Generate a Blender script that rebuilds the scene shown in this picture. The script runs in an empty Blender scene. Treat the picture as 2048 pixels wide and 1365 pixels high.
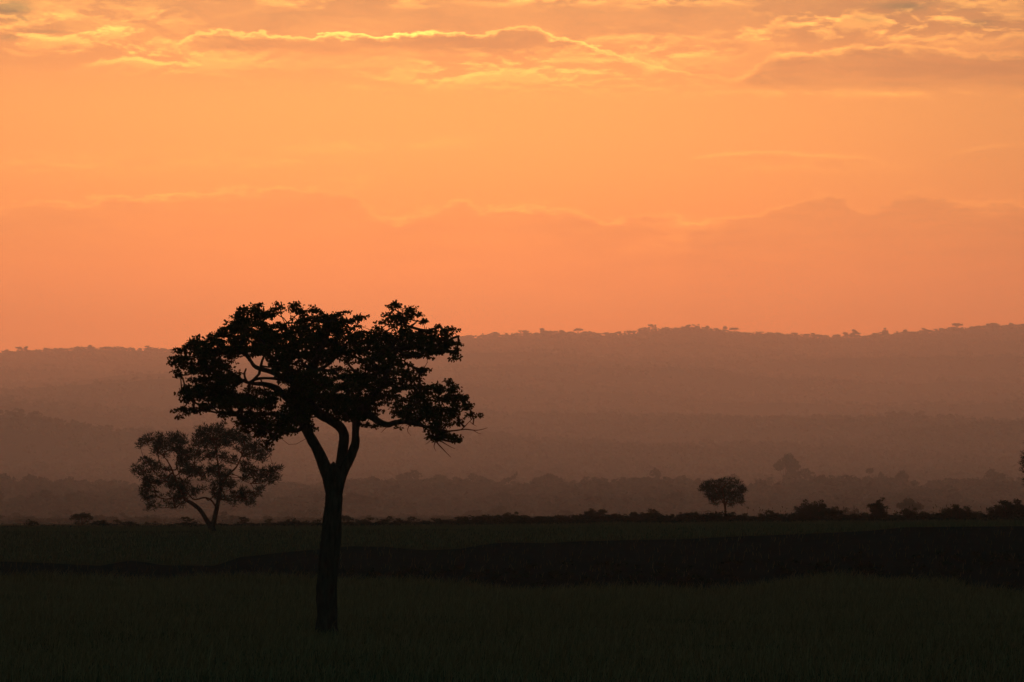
import bpy, math, random
import numpy as np

random.seed(11)
rng = np.random.default_rng(11)
sc = bpy.context.scene
COL = sc.collection

# ------------------------------------------------------------------ survey
# 200 mm telephoto from a river terrace, eye 3.87 m above the grass under the big tree.
F = 11400.0                   # focal length in photo pixels (2048 wide)
HZ = 1020.0                   # row of the true horizon
ZC = 3.87
PITCH = math.atan((HZ - 682.5) / F)
CP, SP = math.cos(PITCH), math.sin(PITCH)


def P(px, py, d):
    """world point seen at photo (px,py), d metres out along +Y"""
    xc = (px - 1024.0) / F
    yc = (682.5 - py) / F
    t = d / (CP - yc * SP)
    return np.array([xc * t, d, ZC + (SP + yc * CP) * t])


def PZ(py, d):
    return ZC + (HZ - py) / F * d


# ------------------------------------------------------------------ materials
def new_mat(name):
    m = bpy.data.materials.new(name)
    m.use_nodes = True
    return m, m.node_tree, m.node_tree.nodes['Principled BSDF']


def mat_plain(name, c1, c2, scale=3.0, rough=0.85, spec=0.15, bump=0.0, island=False, transl=0.0):
    m, nt, b = new_mat(name)
    N, L = nt.nodes, nt.links
    ramp = N.new('ShaderNodeMix')
    ramp.data_type = 'RGBA'
    ramp.inputs[6].default_value = (*c1, 1)
    ramp.inputs[7].default_value = (*c2, 1)
    tc = N.new('ShaderNodeNewGeometry')
    nz = N.new('ShaderNodeTexNoise')
    nz.inputs['Scale'].default_value = scale
    nz.inputs['Detail'].default_value = 6
    L.new(tc.outputs['Position'], nz.inputs['Vector'])
    if island:
        mx = N.new('ShaderNodeMath')
        mx.operation = 'ADD'
        m2 = N.new('ShaderNodeMath')
        m2.operation = 'MULTIPLY'
        m2.inputs[1].default_value = 0.5
        L.new(tc.outputs['Random Per Island'], m2.inputs[0])
        m3 = N.new('ShaderNodeMath')
        m3.operation = 'MULTIPLY'
        m3.inputs[1].default_value = 0.5
        L.new(nz.outputs['Fac'], m3.inputs[0])
        L.new(m2.outputs[0], mx.inputs[0])
        L.new(m3.outputs[0], mx.inputs[1])
        L.new(mx.outputs[0], ramp.inputs[0])
    else:
        L.new(nz.outputs['Fac'], ramp.inputs[0])
    L.new(ramp.outputs[2], b.inputs['Base Color'])
    b.inputs['Roughness'].default_value = rough
    b.inputs['Specular IOR Level'].default_value = spec
    if bump > 0:
        bp = N.new('ShaderNodeBump')
        bp.inputs['Strength'].default_value = 0.8
        bp.inputs['Distance'].default_value = bump
        L.new(nz.outputs['Fac'], bp.inputs['Height'])
        L.new(bp.outputs['Normal'], b.inputs['Normal'])
    if transl > 0:
        tr = N.new('ShaderNodeBsdfTranslucent')
        L.new(ramp.outputs[2], tr.inputs['Color'])
        ms = N.new('ShaderNodeMixShader')
        ms.inputs[0].default_value = transl
        L.new(b.outputs[0], ms.inputs[1])
        L.new(tr.outputs[0], ms.inputs[2])
        L.new(ms.outputs[0], N['Material Output'].inputs['Surface'])
    return m


def mat_bark(name, c1, c2, bump):
    m, nt, b = new_mat(name)
    N, L = nt.nodes, nt.links
    g = N.new('ShaderNodeNewGeometry')
    mp = N.new('ShaderNodeMapping')
    mp.inputs['Scale'].default_value = (9, 9, 2.2)
    L.new(g.outputs['Position'], mp.inputs[0])
    nz = N.new('ShaderNodeTexNoise')
    nz.inputs['Scale'].default_value = 1.0
    nz.inputs['Detail'].default_value = 9
    nz.inputs['Roughness'].default_value = 0.65
    L.new(mp.outputs[0], nz.inputs['Vector'])
    cr = N.new('ShaderNodeValToRGB')
    cr.color_ramp.elements[0].position = 0.35
    cr.color_ramp.elements[1].position = 0.68
    cr.color_ramp.elements[0].color = (*c1, 1)
    cr.color_ramp.elements[1].color = (*c2, 1)
    L.new(nz.outputs['Fac'], cr.inputs[0])
    L.new(cr.outputs[0], b.inputs['Base Color'])
    bp = N.new('ShaderNodeBump')
    bp.inputs['Strength'].default_value = 1.0
    bp.inputs['Distance'].default_value = bump
    L.new(nz.outputs['Fac'], bp.inputs['Height'])
    L.new(bp.outputs['Normal'], b.inputs['Normal'])
    b.inputs['Roughness'].default_value = 0.9
    b.inputs['Specular IOR Level'].default_value = 0.1
    return m


M_BARK = mat_bark('bark', (0.045, 0.036, 0.028), (0.11, 0.09, 0.07), 0.05)
M_TWIG = mat_plain('twig_bark', (0.04, 0.032, 0.024), (0.08, 0.065, 0.05), 8)
M_LEAF = mat_plain('broad_leaf', (0.035, 0.05, 0.014), (0.07, 0.085, 0.025), 2.0, 0.8, 0.03, island=True)
M_ACACIA = mat_plain('feathery_leaf', (0.018, 0.06, 0.05), (0.036, 0.10, 0.075), 1.0, 0.9, 0.0, island=True)
M_BUSH = mat_plain('bush_leaf', (0.016, 0.05, 0.036), (0.034, 0.085, 0.058), 1.0, 0.9, 0.0, island=True)
M_WOOD = mat_plain('woodland_leaf', (0.03, 0.045, 0.025), (0.07, 0.085, 0.045), 0.05, 1.0, 0.0, island=True)
M_HILLWOOD = mat_plain('hill_leaf', (0.03, 0.04, 0.022), (0.085, 0.085, 0.05), 0.004, 1.0, 0.0, island=True)
M_GROUND = mat_plain('savanna_soil', (0.06, 0.065, 0.03), (0.12, 0.115, 0.06), 0.35, 1.0, 0.0)
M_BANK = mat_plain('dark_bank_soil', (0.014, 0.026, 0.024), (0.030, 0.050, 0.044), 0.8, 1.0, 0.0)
M_HILL = mat_plain('hill_soil', (0.02, 0.026, 0.014), (0.038, 0.04, 0.024), 0.01, 1.0, 0.0)
M_GRASS = mat_plain('grass_blade', (0.08, 0.065, 0.026), (0.50, 0.37, 0.19), 0.14, 1.0, 0.0, island=True, transl=0.05)
M_DRYGRASS = mat_plain('dry_grass_blade', (0.12, 0.105, 0.05), (0.30, 0.245, 0.13), 0.05, 1.0, 0.0, island=True, transl=0.03)
M_SCRUB = mat_plain('scrub_leaf', (0.016, 0.04, 0.026), (0.034, 0.07, 0.042), 0.3, 1.0, 0.0, island=True)


# ------------------------------------------------------------------ object helpers
def mesh_obj(name, V, tris=None, quads=None, mat=None, parent=None, smooth=False):
    V = np.asarray(V, dtype=np.float32).reshape(-1, 3)
    loops, starts, tot = [], [], 0
    if quads is not None and len(quads):
        q = np.asarray(quads, dtype=np.int32)
        loops.append(q.ravel())
        starts.append(np.arange(len(q), dtype=np.int32) * 4)
        tot += len(q) * 4
    if tris is not None and len(tris):
        t = np.asarray(tris, dtype=np.int32)
        loops.append(t.ravel())
        starts.append(np.arange(len(t), dtype=np.int32) * 3 + tot)
    loops = np.concatenate(loops)
    starts = np.concatenate(starts)
    me = bpy.data.meshes.new(name)
    me.vertices.add(len(V))
    me.vertices.foreach_set('co', V.ravel())
    me.loops.add(len(loops))
    me.loops.foreach_set('vertex_index', loops)
    me.polygons.add(len(starts))
    me.polygons.foreach_set('loop_start', starts)
    if smooth:
        me.polygons.foreach_set('use_smooth', np.ones(len(starts), dtype=bool))
    me.update(calc_edges=True)
    me.validate()
    if mat:
        me.materials.append(mat)
    o = bpy.data.objects.new(name, me)
    COL.objects.link(o)
    if parent:
        o.parent = parent
    return o


def tag(o, label=None, cat=None, group=None, kind=None):
    if label:
        o['label'] = label
    if cat:
        o['category'] = cat
    if group:
        o['group'] = group
    if kind:
        o['kind'] = kind
    return o


def empty(name, loc, label, cat, group=None):
    o = bpy.data.objects.new(name, None)
    COL.objects.link(o)
    o.location = [float(v) for v in loc]
    o.empty_display_size = 0.3
    return tag(o, label, cat, group)


def copy_tree(o, parent=None):
    c = o.copy()
    COL.objects.link(c)
    if parent:
        c.parent = parent
    for ch in list(o.children):
        copy_tree(ch, c)
    return c


class MB:
    def __init__(s):
        s.V, s.T, s.Q, s.n = [], [], [], 0

    def add(s, V, tris=None, quads=None):
        V = np.asarray(V, dtype=np.float32)
        if tris is not None and len(tris):
            s.T.append(np.asarray(tris, dtype=np.int32) + s.n)
        if quads is not None and len(quads):
            s.Q.append(np.asarray(quads, dtype=np.int32) + s.n)
        s.V.append(V)
        s.n += len(V)

    def build(s, name, mat, parent=None, smooth=False):
        return mesh_obj(name, np.concatenate(s.V), np.concatenate(s.T) if s.T else None,
                        np.concatenate(s.Q) if s.Q else None, mat, parent, smooth)


def catmull(pts, n):
    pts = np.asarray(pts, dtype=float)
    if len(pts) < 3:
        t = np.linspace(0, 1, n + 1)[:, None]
        return pts[0] * (1 - t) + pts[-1] * t
    p = np.vstack([2 * pts[0] - pts[1], pts, 2 * pts[-1] - pts[-2]])
    out = []
    for i in range(1, len(p) - 2):
        for k in range(n):
            t = k / n
            a, b, c, d = p[i - 1], p[i], p[i + 1], p[i + 2]
            out.append(0.5 * (2 * b + (c - a) * t + (2 * a - 5 * b + 4 * c - d) * t * t + (3 * b - a - 3 * c + d) * t ** 3))
    out.append(pts[-1])
    return np.array(out)


def tube(mb, path, rad, sides=6, rough=0.0, cap=True):
    path = np.asarray(path, dtype=float)
    n = len(path)
    tang = np.gradient(path, axis=0)
    tang /= np.linalg.norm(tang, axis=1)[:, None] + 1e-9
    ref = np.array([0.31, 0.95, 0.05])
    V = []
    ph = rng.uniform(0, 6.28, 4)
    ang = np.arange(sides) * 2 * math.pi / sides
    for i in range(n):
        t = tang[i]
        u = ref - t * ref.dot(t)
        u /= np.linalg.norm(u) + 1e-9
        w = np.cross(t, u)
        ref = u
        r = rad[i] * np.ones(sides)
        if rough:
            r = r * (1 + rough * (np.sin(2 * ang + ph[0] + i * 0.35) + 0.7 * np.sin(3 * ang + ph[1] - i * 0.5)
                                  + 0.6 * np.sin(5 * ang + ph[2] + i * 0.9) + 0.8 * rng.normal(0, 0.5, sides)))
        V.append(path[i] + np.cos(ang)[:, None] * r[:, None] * u + np.sin(ang)[:, None] * r[:, None] * w)
    V = np.concatenate(V)
    Q = []
    for i in range(n - 1):
        a = i * sides
        for k in range(sides):
            k2 = (k + 1) % sides
            Q.append((a + k, a + k2, a + sides + k2, a + sides + k))
    T = []
    if cap:
        V = np.vstack([V, path[-1] + tang[-1] * rad[-1], path[0]])
        e, a = len(V) - 2, (n - 1) * sides
        for k in range(sides):
            T.append((a + k, a + (k + 1) % sides, e))
            T.append(((k + 1) % sides, k, len(V) - 1))
    mb.add(V, T, Q)


def unit(v):
    return v / (np.linalg.norm(v, axis=-1, keepdims=True) + 1e-9)


def leaves(mb, C, length, width, outdir=None, droop=0.0, align=0.0, fold=0.25):
    """one folded diamond per centre"""
    n = len(C)
    d = rng.normal(0, 1, (n, 3))
    if outdir is not None:
        d = unit(d) * (1 - align) + outdir * align
    d[:, 2] -= droop
    d = unit(d)
    s = unit(np.cross(d, rng.normal(0, 1, (n, 3))))
    nn = np.cross(d, s)
    L = (length * rng.uniform(0.7, 1.3, n))[:, None]
    W = (width * rng.uniform(0.7, 1.3, n))[:, None]
    b = C
    tip = C + d * L
    mid = C + d * L * 0.5
    l = mid + s * W * 0.5 + nn * W * fold
    r = mid - s * W * 0.5 + nn * W * fold
    V = np.stack([b, l, tip, r], axis=1).reshape(-1, 3)
    i = np.arange(n) * 4
    T = np.concatenate([np.stack([i, i + 1, i + 2], 1), np.stack([i, i + 2, i + 3], 1)])
    mb.add(V, T)


class Skeleton:
    """limb nodes that later twigs attach to; pipe-model radii"""

    def __init__(s):
        s.pos, s.par, s.rad, s.w = [], [], [], []
        s.paths = []

    def limb(s, pts, rads, sub=4):
        p = catmull(pts, sub)
        r = catmull(np.array(rads, dtype=float)[:, None] * np.ones((1, 3)), sub)[:, 0]
        start = len(s.pos)
        par = -1
        if s.pos:
            par = int(np.argmin(np.linalg.norm(np.array(s.pos) - p[0], axis=1)))
        for i in range(len(p)):
            s.pos.append(p[i])
            s.par.append(par if i == 0 else start + i - 1)
            s.rad.append(float(r[i]))
            s.w.append(0.0)
        return p, np.maximum(r, 0.004)

    def attach(s, target, step, jitter, wt=1.0, sag=0.08, minidx=0):
        A = np.array(s.pos)
        dv = target - A
        dist = np.linalg.norm(dv, axis=1)
        cost = dist * (1 + 0.55 * (dv[:, 2] < -0.15 * dist)) + 0.0
        cost[:minidx] = 1e9
        k = int(np.argmin(cost))
        n = max(2, int(dist[k] / step))
        p0 = A[k]
        ids = [k]
        side = rng.normal(0, 1, 3) * dist[k] * 0.1
        for i in range(1, n + 1):
            t = i / n
            q = p0 + (target - p0) * t
            if i < n:
                q = q + side * math.sin(math.pi * t) + rng.normal(0, jitter, 3)
                q[2] += -sag * dist[k] * math.sin(math.pi * t)
            s.pos.append(q)
            s.par.append(ids[-1])
            s.rad.append(0.0)
            s.w.append(0.0)
            ids.append(len(s.pos) - 1)
        s.w[ids[-1]] += wt
        s.paths.append(ids)

    def finish(s, r0, expo=0.42, rmax=0.12):
        w = np.array(s.w)
        for i in range(len(w) - 1, -1, -1):
            if s.par[i] >= 0 and s.par[i] < i:
                w[s.par[i]] += w[i]
        s.wacc = w
        s.gr = np.minimum(r0 * np.maximum(w, 1) ** expo, rmax)

    def mesh_paths(s, mb, sides_big=6):
        A = np.array(s.pos)
        for ids in s.paths:
            r = s.gr[ids].copy()
            r[0] = min(r[0], r[1] * 1.3)
            r[-1] *= 0.6
            tube(mb, A[ids], r, sides_big if r[0] > 0.03 else 4, cap=True)


# ------------------------------------------------------------------ terrain
_ph = rng.uniform(0, 6.28, (24, 2))
_dr = rng.uniform(0, 6.28, 24)


def wob(x, y, scale, octs=5):
    v = np.zeros_like(np.asarray(x, dtype=float))
    a, tot = 1.0, 0
    for k in range(octs):
        f = 2.0 ** k / scale * 6.28
        for j in range(3):
            c, s_ = math.cos(_dr[(k * 3 + j) % 24]), math.sin(_dr[(k * 3 + j) % 24])
            v = v + a * np.sin((x * c + y * s_) * f + _ph[(k * 3 + j) % 24, 0]) / 3
        tot += a
        a *= 0.5
    return v / tot * 1.6


def sstep(a, b, x):
    t = np.clip((x - a) / (b - a), 0, 1)
    return t * t * (3 - 2 * t)


BANK = np.array([(-900, 1120), (-300, 1108), (0, 1123), (100, 1127), (200, 1132), (262, 1121), (330, 1131), (430, 1132), (480, 1115), (560, 1106),
                 (640, 1099), (700, 1093), (770, 1094), (850, 1101), (920, 1098), (960, 1091), (1010, 1085), (1090, 1087), (1160, 1083),
                 (1250, 1081), (1360, 1079), (1480, 1073), (1600, 1069), (1729, 1063), (1813, 1055), (2048, 1053), (2500, 1048), (3200, 1050)])
LIP = np.array([(-900, 1172), (0, 1169), (300, 1171), (600, 1170), (700, 1172), (800, 1177), (900, 1184), (1000, 1190), (1200, 1195), (1300, 1190),
                (1400, 1193), (1500, 1188), (1600, 1176), (1660, 1167), (1800, 1172), (1900, 1177), (1940, 1192), (2048, 1204), (2500, 1190), (3200, 1180)])
Y420 = np.array([(-900, 1064), (0, 1064), (423, 1062.5), (700, 1060), (1000, 1058), (1400, 1052), (1750, 1049), (2048, 1048), (3200, 1047)])
Y700 = np.array([(-900, 1055), (0, 1053.5), (500, 1053), (850, 1052), (1300, 1047), (1700, 1046), (2048, 1045), (3200, 1045)])
RIDGE = np.array([(-1200, 725), (-300, 712), (0, 706), (60, 706), (100, 702), (160, 700), (220, 700), (280, 701), (330, 703), (480, 705), (620, 696), (760, 684), (850, 679),
                  (937, 677), (1000, 673.5), (1050, 670.5), (1100, 668.5), (1150, 668.5), (1200, 672), (1250, 670), (1300, 663),
                  (1350, 660), (1400, 659), (1440, 663), (1480, 668.5), (1520, 671), (1580, 673), (1640, 676.5), (1700, 676),
                  (1730, 676), (1780, 672), (1840, 668), (1900, 662), (1950, 659), (2000, 656), (2048, 654), (2400, 640), (3200, 655)])
SPUR_L = np.array([(-900, 800), (-200, 818), (0, 831), (60, 838), (130, 850), (220, 862), (300, 868), (400, 884), (500, 910), (620, 940), (3200, 990)])
SPUR_R = np.array([(-900, 980), (1500, 960), (1700, 905), (1800, 876), (1900, 862), (2048, 846), (2300, 825), (3200, 800)])
PROF_D = np.array([700, 1000, 1500, 2100, 2400, 2800, 3200, 3400, 3700, 4200, 5000, 6000, 7000, 8500, 10500, 12500, 14000])
PROF_Z = np.array([1.9, .6, -1.2, -2.6, -2.8, 1.5, 10, 13, 9, 13, PZ(950, 5000), PZ(900, 6000), PZ(860, 7000), PZ(810, 8500), PZ(753, 10500), PZ(704, 12500), PZ(668, 14000)])


def cv(tab, px):
    return np.interp(px, tab[:, 0], tab[:, 1])


STRETCH = 1.9                 # the valley and the escarpment lie this much farther than first surveyed


def FD(d):
    d = np.asarray(d, dtype=float)
    return np.where(d > 700, 700 + (d - 700) * STRETCH, d)


def ground_z(px, d):
    px, d = np.broadcast_arrays(np.asarray(px, dtype=float), np.asarray(d, dtype=float))
    dd = np.where(d > 700, 700 + (d - 700) / STRETCH, d)
    z = survey_z(px, dd)
    return np.where(d > 700, ZC + (z - ZC) * d / np.maximum(dd, 1.0), z)


def survey_z(px, d):
    x = (px - 1024) / F * d
    n1 = wob(x, d, 14, 4) * 0.10
    n2 = wob(x + 40, d, 90, 3)
    zl = PZ(cv(LIP, px), 285.0)
    zb = PZ(cv(BANK, px), 330.0)
    z420 = PZ(cv(Y420, px), 420.0)
    z700 = PZ(cv(Y700, px), 700.0)
    z = np.zeros_like(d)
    # near terrace
    m = d <= 285
    zn = zl * sstep(205, 285, d) + n1 * sstep(120, 150, d) * (1 - 0.7 * sstep(250, 285, d))
    z = np.where(m, zn, z)
    # gully
    zbot = -2.6 + n1 * 2
    zz = zl + (zbot - zl) * sstep(285, 293, d)
    z = np.where((d > 285) & (d <= 308), zz, z)
    zz = zbot + (zb - zbot) * np.clip((d - 308) / 22.0, 0, 1) ** 0.75
    zz = zz + n1 * 1.6 * sstep(308, 314, d) * (1 - sstep(324, 329.5, d))
    z = np.where((d > 308) & (d <= 330), zz, z)
    # plain
    t = np.clip((d - 330) / 90.0, 0, 1)
    zz = zb + (z420 - zb) * t + n1 * 0.5 * t
    z = np.where((d > 330) & (d <= 420), zz, z)
    t = np.clip((d - 420) / 280.0, 0, 1)
    zz = z420 + (z700 - z420) * t + n1 * 0.5
    z = np.where((d > 420) & (d <= 700), zz, z)
    # far
    zf = np.interp(d, PROF_D, PROF_Z)
    zf = zf + (z700 - 1.9) * (1 - sstep(700, 1500, d)) + n1 * 0.5 * (1 - sstep(700, 900, d))
    s = (HZ - cv(RIDGE, px)) / (HZ - 668.0)
    zf = zf * (1 + (s - 1) * sstep(6500, 13500, d))
    zf = zf + n2 * 1.2 * sstep(1500, 3000, d) + wob(x, d * 1.6, 1900, 4) * 34 * sstep(4600, 8000, d) * (1 - sstep(11500, 13600, d))
    zs = PZ(cv(SPUR_L, px), 5700.0) * np.exp(-((d - 5700) / 520.0) ** 2)
    zf = np.maximum(zf, np.where(d > 4000, zs, -99))
    zs = PZ(cv(SPUR_R, px), 6300.0) * np.exp(-((d - 6300) / 700.0) ** 2)
    zf = np.maximum(zf, np.where(d > 4400, zs, -99))
    zf = np.where(d > 14000, zf * (1 - 0.25 * sstep(14000, 15400, d)), zf)
    z = np.where(d > 700, zf, z)
    return z


def gpos(px, d, sink=0.0):
    z = float(ground_z(px, d)) - sink
    return np.array([(px - 1024) / F * d, d, z])


def sheet(name, px, ds, mat, warp_min=150.0):
    pxg, dg = np.meshgrid(px, ds)
    de = np.maximum(dg, warp_min)
    X = (pxg - 1024) / F * de
    pxe = X / de * F + 1024
    Z = ground_z(pxe, np.where(dg < 60, 60, dg))
    V = np.stack([X, dg, Z], -1).reshape(-1, 3)
    r, c = pxg.shape
    i = (np.arange(r - 1)[:, None] * c + np.arange(c - 1)[None, :]).ravel()
    Q = np.stack([i, i + 1, i + c + 1, i + c], 1)
    o = mesh_obj(name, V, None, Q, mat, None, True)
    return tag(o, kind='structure')


PXS = np.concatenate([np.linspace(-5200, -700, 28), np.linspace(-600, -60, 30), np.arange(-50, 2100, 9), np.linspace(2110, 2650, 30), np.linspace(2750, 7200, 28)])
near = np.concatenate([[-300, -100, 0, 60, 100], np.arange(112, 282, 3.0), np.arange(283, 308.1, 1.0)])
sheet('ground', PXS, near, M_GROUND)
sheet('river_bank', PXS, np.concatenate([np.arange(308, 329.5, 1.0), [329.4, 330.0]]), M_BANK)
sheet('plain', PXS, np.concatenate([np.arange(330, 420, 5.0), np.arange(420, 700, 10.0), FD(np.geomspace(700, 4200, 70))]), M_GROUND)
PXH = np.concatenate([np.linspace(-4200, -700, 30), np.linspace(-600, -60, 28), np.arange(-50, 2100, 8), np.linspace(2110, 2650, 28), np.linspace(2750, 6200, 30)])
sheet('hills', PXH, FD(np.concatenate([np.geomspace(4200, 13900, 150), np.linspace(13950, 14200, 6), np.linspace(14400, 15400, 8)])), M_HILL)


# ------------------------------------------------------------------ crown pads traced from the photo
def pads(txt, ox, oy, sc_):
    out = []
    for ln in txt.split(';'):
        ln = ln.strip()
        if not ln:
            continue
        v = [float(q) for q in ln.split(',')]
        k = v[4] if len(v) > 4 else 1.0
        out.append((ox + v[0] / sc_, oy + v[1] / sc_, v[2] / sc_, v[3] / sc_, k))
    return out


PADS1 = pads("""740,190,60,45;820,150,45,32;870,200,70,40;990,140,40,30;960,190,60,25,.8;1140,150,45,36;1180,200,70,40,.8;1290,170,35,26;1350,210,45,28;
700,260,90,45;860,250,100,36;1000,350,140,55;1180,310,60,50;1290,265,75,36;1400,275,65,45;650,320,100,55;800,340,130,60;530,360,45,26;600,400,130,48;
800,440,170,58;1000,440,150,60;1180,420,115,75;1330,380,110,80;400,440,110,32;290,440,40,20;320,500,130,45;500,480,140,60;180,520,45,26;700,530,170,48;
900,530,130,55;1050,540,120,55;1180,520,100,60;1380,500,90,90;160,580,80,34;320,570,120,36;500,560,110,46;120,700,42,20;175,730,22,24,.8;130,620,36,16;
270,630,110,32;430,640,110,42;570,640,60,45;1000,640,60,55;1120,600,75,36;1100,660,55,36,.7;330,690,75,30;480,720,110,42;620,740,60,46;320,770,80,28,.8;
470,800,120,36;620,800,70,36;1080,760,60,45,.8;300,850,65,30;455,870,105,36;600,880,75,46;760,850,36,22;860,880,55,36;930,900,66,48;230,900,40,34;
250,940,55,26;400,950,100,36,.8;560,950,95,36;700,930,66,36;800,960,75,36;900,980,95,46;200,1030,65,26;330,1010,72,30,.8;480,1000,84,26,.8;600,1060,80,30;
720,1080,46,30;900,1060,95,30;1050,1060,75,46;130,1085,28,15;820,1130,45,25;760,1170,70,34;900,1150,75,36;1030,1150,85,55;900,1220,80,34;980,1260,40,34;
1080,1200,62,34;1320,1150,26,44,.4;1300,1200,26,22,.5;1180,1080,85,60;1380,800,60,60,.6;1370,900,66,56,.6;1330,970,36,26,.6;1230,640,36,26,.6;
1180,720,36,36,.35;1420,960,46,55;900,1310,34,34,.7;1100,880,36,36,.5;1220,850,60,90;1180,960,70,60""", 320, 580, 4.265)
PADS1 += pads("""60,240,65,36;130,240,65,46;200,180,28,11;310,220,46,22;250,230,36,26,.7;330,290,24,17;60,320,75,55;170,310,75,55;290,350,55,26;370,340,38,12;
80,420,95,55;200,400,95,48;320,410,75,46;400,390,55,26;120,510,95,46;250,500,95,46;370,480,85,46;460,330,36,30;500,370,64,30;490,255,32,14;590,105,32,22;
560,140,26,17;630,130,34,16,.7;740,160,36,20;790,190,32,16;690,180,45,16,.7;600,200,55,26;700,215,55,20;830,245,32,10;780,255,36,12;580,250,40,28,.7;
650,250,44,46;590,285,26,13;650,330,55,26;760,350,85,30;620,380,95,36;880,350,75,30;970,300,36,12;1000,340,46,26;1070,325,38,18;1010,380,46,22;500,430,95,46;
640,440,95,46;780,420,105,46;900,420,95,46;1000,430,55,26;1080,430,36,20;1110,420,18,10;480,510,75,46;600,500,75,36;820,500,75,34;920,490,66,26;1040,490,52,24;
1080,540,32,22;860,545,32,12;720,530,44,22;360,580,44,34;220,590,36,24,.7;440,590,66,46;550,570,75,46;620,600,52,34,.8;700,600,44,14;310,650,36,20,.7;
180,640,44,25,.7;100,640,36,34,.6;430,660,75,46;540,660,66,46;640,660,62,28,.8;740,650,52,20;850,635,42,12;770,670,44,15;90,700,45,24,.7;200,700,75,34;
330,710,75,36;460,740,75,46;580,740,75,46,.8;700,720,44,32;800,720,42,20;50,760,36,34,.7;150,790,75,34,.6;300,770,85,46;420,820,85,55;560,820,75,46,.6;
680,790,55,34;790,770,64,25;900,770,45,20;1040,750,26,25;1030,800,84,28;930,810,75,25;1100,840,64,34;1160,870,36,26;830,830,75,28;50,880,55,46,.8;200,870,85,36;
330,880,66,55;450,890,66,36;600,880,66,36,.8;720,870,55,34;830,880,64,28;960,870,64,25;1060,890,64,30;1150,930,55,25;1200,950,22,16;150,950,95,36;280,950,75,36;
400,960,75,46;680,960,85,46;800,950,75,46;900,950,64,34;1000,960,55,25;1090,980,45,20;1240,1000,42,20;200,1020,75,30;330,1020,55,26;680,1010,75,34;800,1020,75,34;
920,1020,75,34;1040,1030,55,25;1110,1050,36,16;990,1070,55,20;380,1070,64,18,.7;450,1090,22,12;640,1105,15,8;770,1075,55,14;920,1100,55,34;940,1160,64,38;
1000,1170,45,20;1080,1180,45,20;1110,1215,22,12;920,1195,45,20,.8""", 640, 580, 4.014)
PADS1 += [(652, 800, 20, 14, .9), (682, 800, 22, 14, .9), (705, 772, 18, 12, .9), (722, 802, 20, 14, 1), (692, 828, 22, 12, .9), (660, 772, 18, 12, .8), (640, 822, 18, 9, .6),
          (598, 822, 24, 22, 1), (612, 790, 22, 22, 1), (590, 800, 20, 18, 1), (625, 760, 22, 18, 1), (606, 765, 24, 22, 1), (575, 745, 16, 10, .8), (640, 712, 24, 16, 1), (604, 842, 16, 10, .8),
          (420, 738, 30, 13, .8), (385, 782, 24, 12, .8), (432, 786, 32, 13, .9), (470, 802, 28, 11, .9), (505, 806, 26, 11, .9), (448, 762, 24, 12, .8), (545, 852, 22, 12, .9), (500, 840, 24, 9, .7), (850, 700, 26, 10, .8), (885, 830, 26, 12, .8)]
PADS2 = pads("""350,250,90,40;280,280,60,40;210,330,40,20;560,240,90,40;640,280,70,50;450,300,80,50;380,370,70,50;460,420,50,40,.8;560,330,90,50;620,400,60,60;
820,190,45,45;900,170,50,50;1000,150,70,40;1090,110,30,25;950,230,100,50;1080,200,80,50;830,270,60,40;800,330,60,30;900,320,80,50;1020,320,90,60;1160,210,60,50;
1160,290,70,50;1230,190,40,40;1300,240,60,40;1250,280,60,50;1300,350,80,40;1420,370,90,40;1570,380,50,25;1440,430,90,40;1500,480,50,25;1400,300,60,40;1330,420,60,30,.7;
700,420,60,60;650,470,60,50;780,430,70,50;900,430,80,50;1050,450,80,50,.8;1160,480,60,40;260,500,70,35;200,560,60,30;150,600,45,20;320,540,70,35,.8;420,540,60,30,.8;
250,630,70,25;370,610,70,30,.8;480,580,60,30,.8;680,560,70,60;780,560,80,50;760,620,70,50;880,600,90,40;960,560,60,40;1050,620,70,60;1130,640,50,40;
1330,540,60,60;1380,600,70,60;1310,660,40,40;1440,660,60,40;1540,600,60,50;1600,640,70,50;1640,570,50,30;1580,700,50,30;1480,720,40,30,.7;1660,690,30,12;
300,690,60,40;260,760,50,60;330,740,70,50;430,690,60,40,.8;540,680,60,40;560,740,70,50;660,720,60,40;700,800,70,40;780,820,50,40;640,800,60,40;280,840,60,40,.8;
300,900,50,30;380,850,60,30,.7;350,960,60,30;290,990,30,15;560,870,60,40;640,870,60,40;540,930,60,30,.8;570,980,40,15,.7;650,930,50,20,.8;
860,690,60,30,.6;850,780,40,30,.7;980,760,40,60,.8;1050,740,50,60;1040,840,50,50;1130,720,50,40;1180,760,60,30,.8;1210,850,70,40;1300,820,70,40,.8;
1300,880,60,40;1400,830,60,40;1480,790,50,30,.8;1370,920,40,30;1350,950,30,15;1190,940,50,30,.6;1000,850,40,40,.6;1120,900,40,40,.5""", 240, 830, 5.25)
PADS3 = pads("""200,268,52,22;290,258,56,22;335,295,42,26;240,305,56,30;160,290,36,20;140,300,20,14,.7;200,345,38,26;270,335,46,26;330,345,42,30;372,310,14,26,.8;220,378,26,16,.7;
300,380,26,18,.7;358,370,18,20,.8;180,325,26,26;385,300,8,8""", 1360, 880, 2.977)


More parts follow.
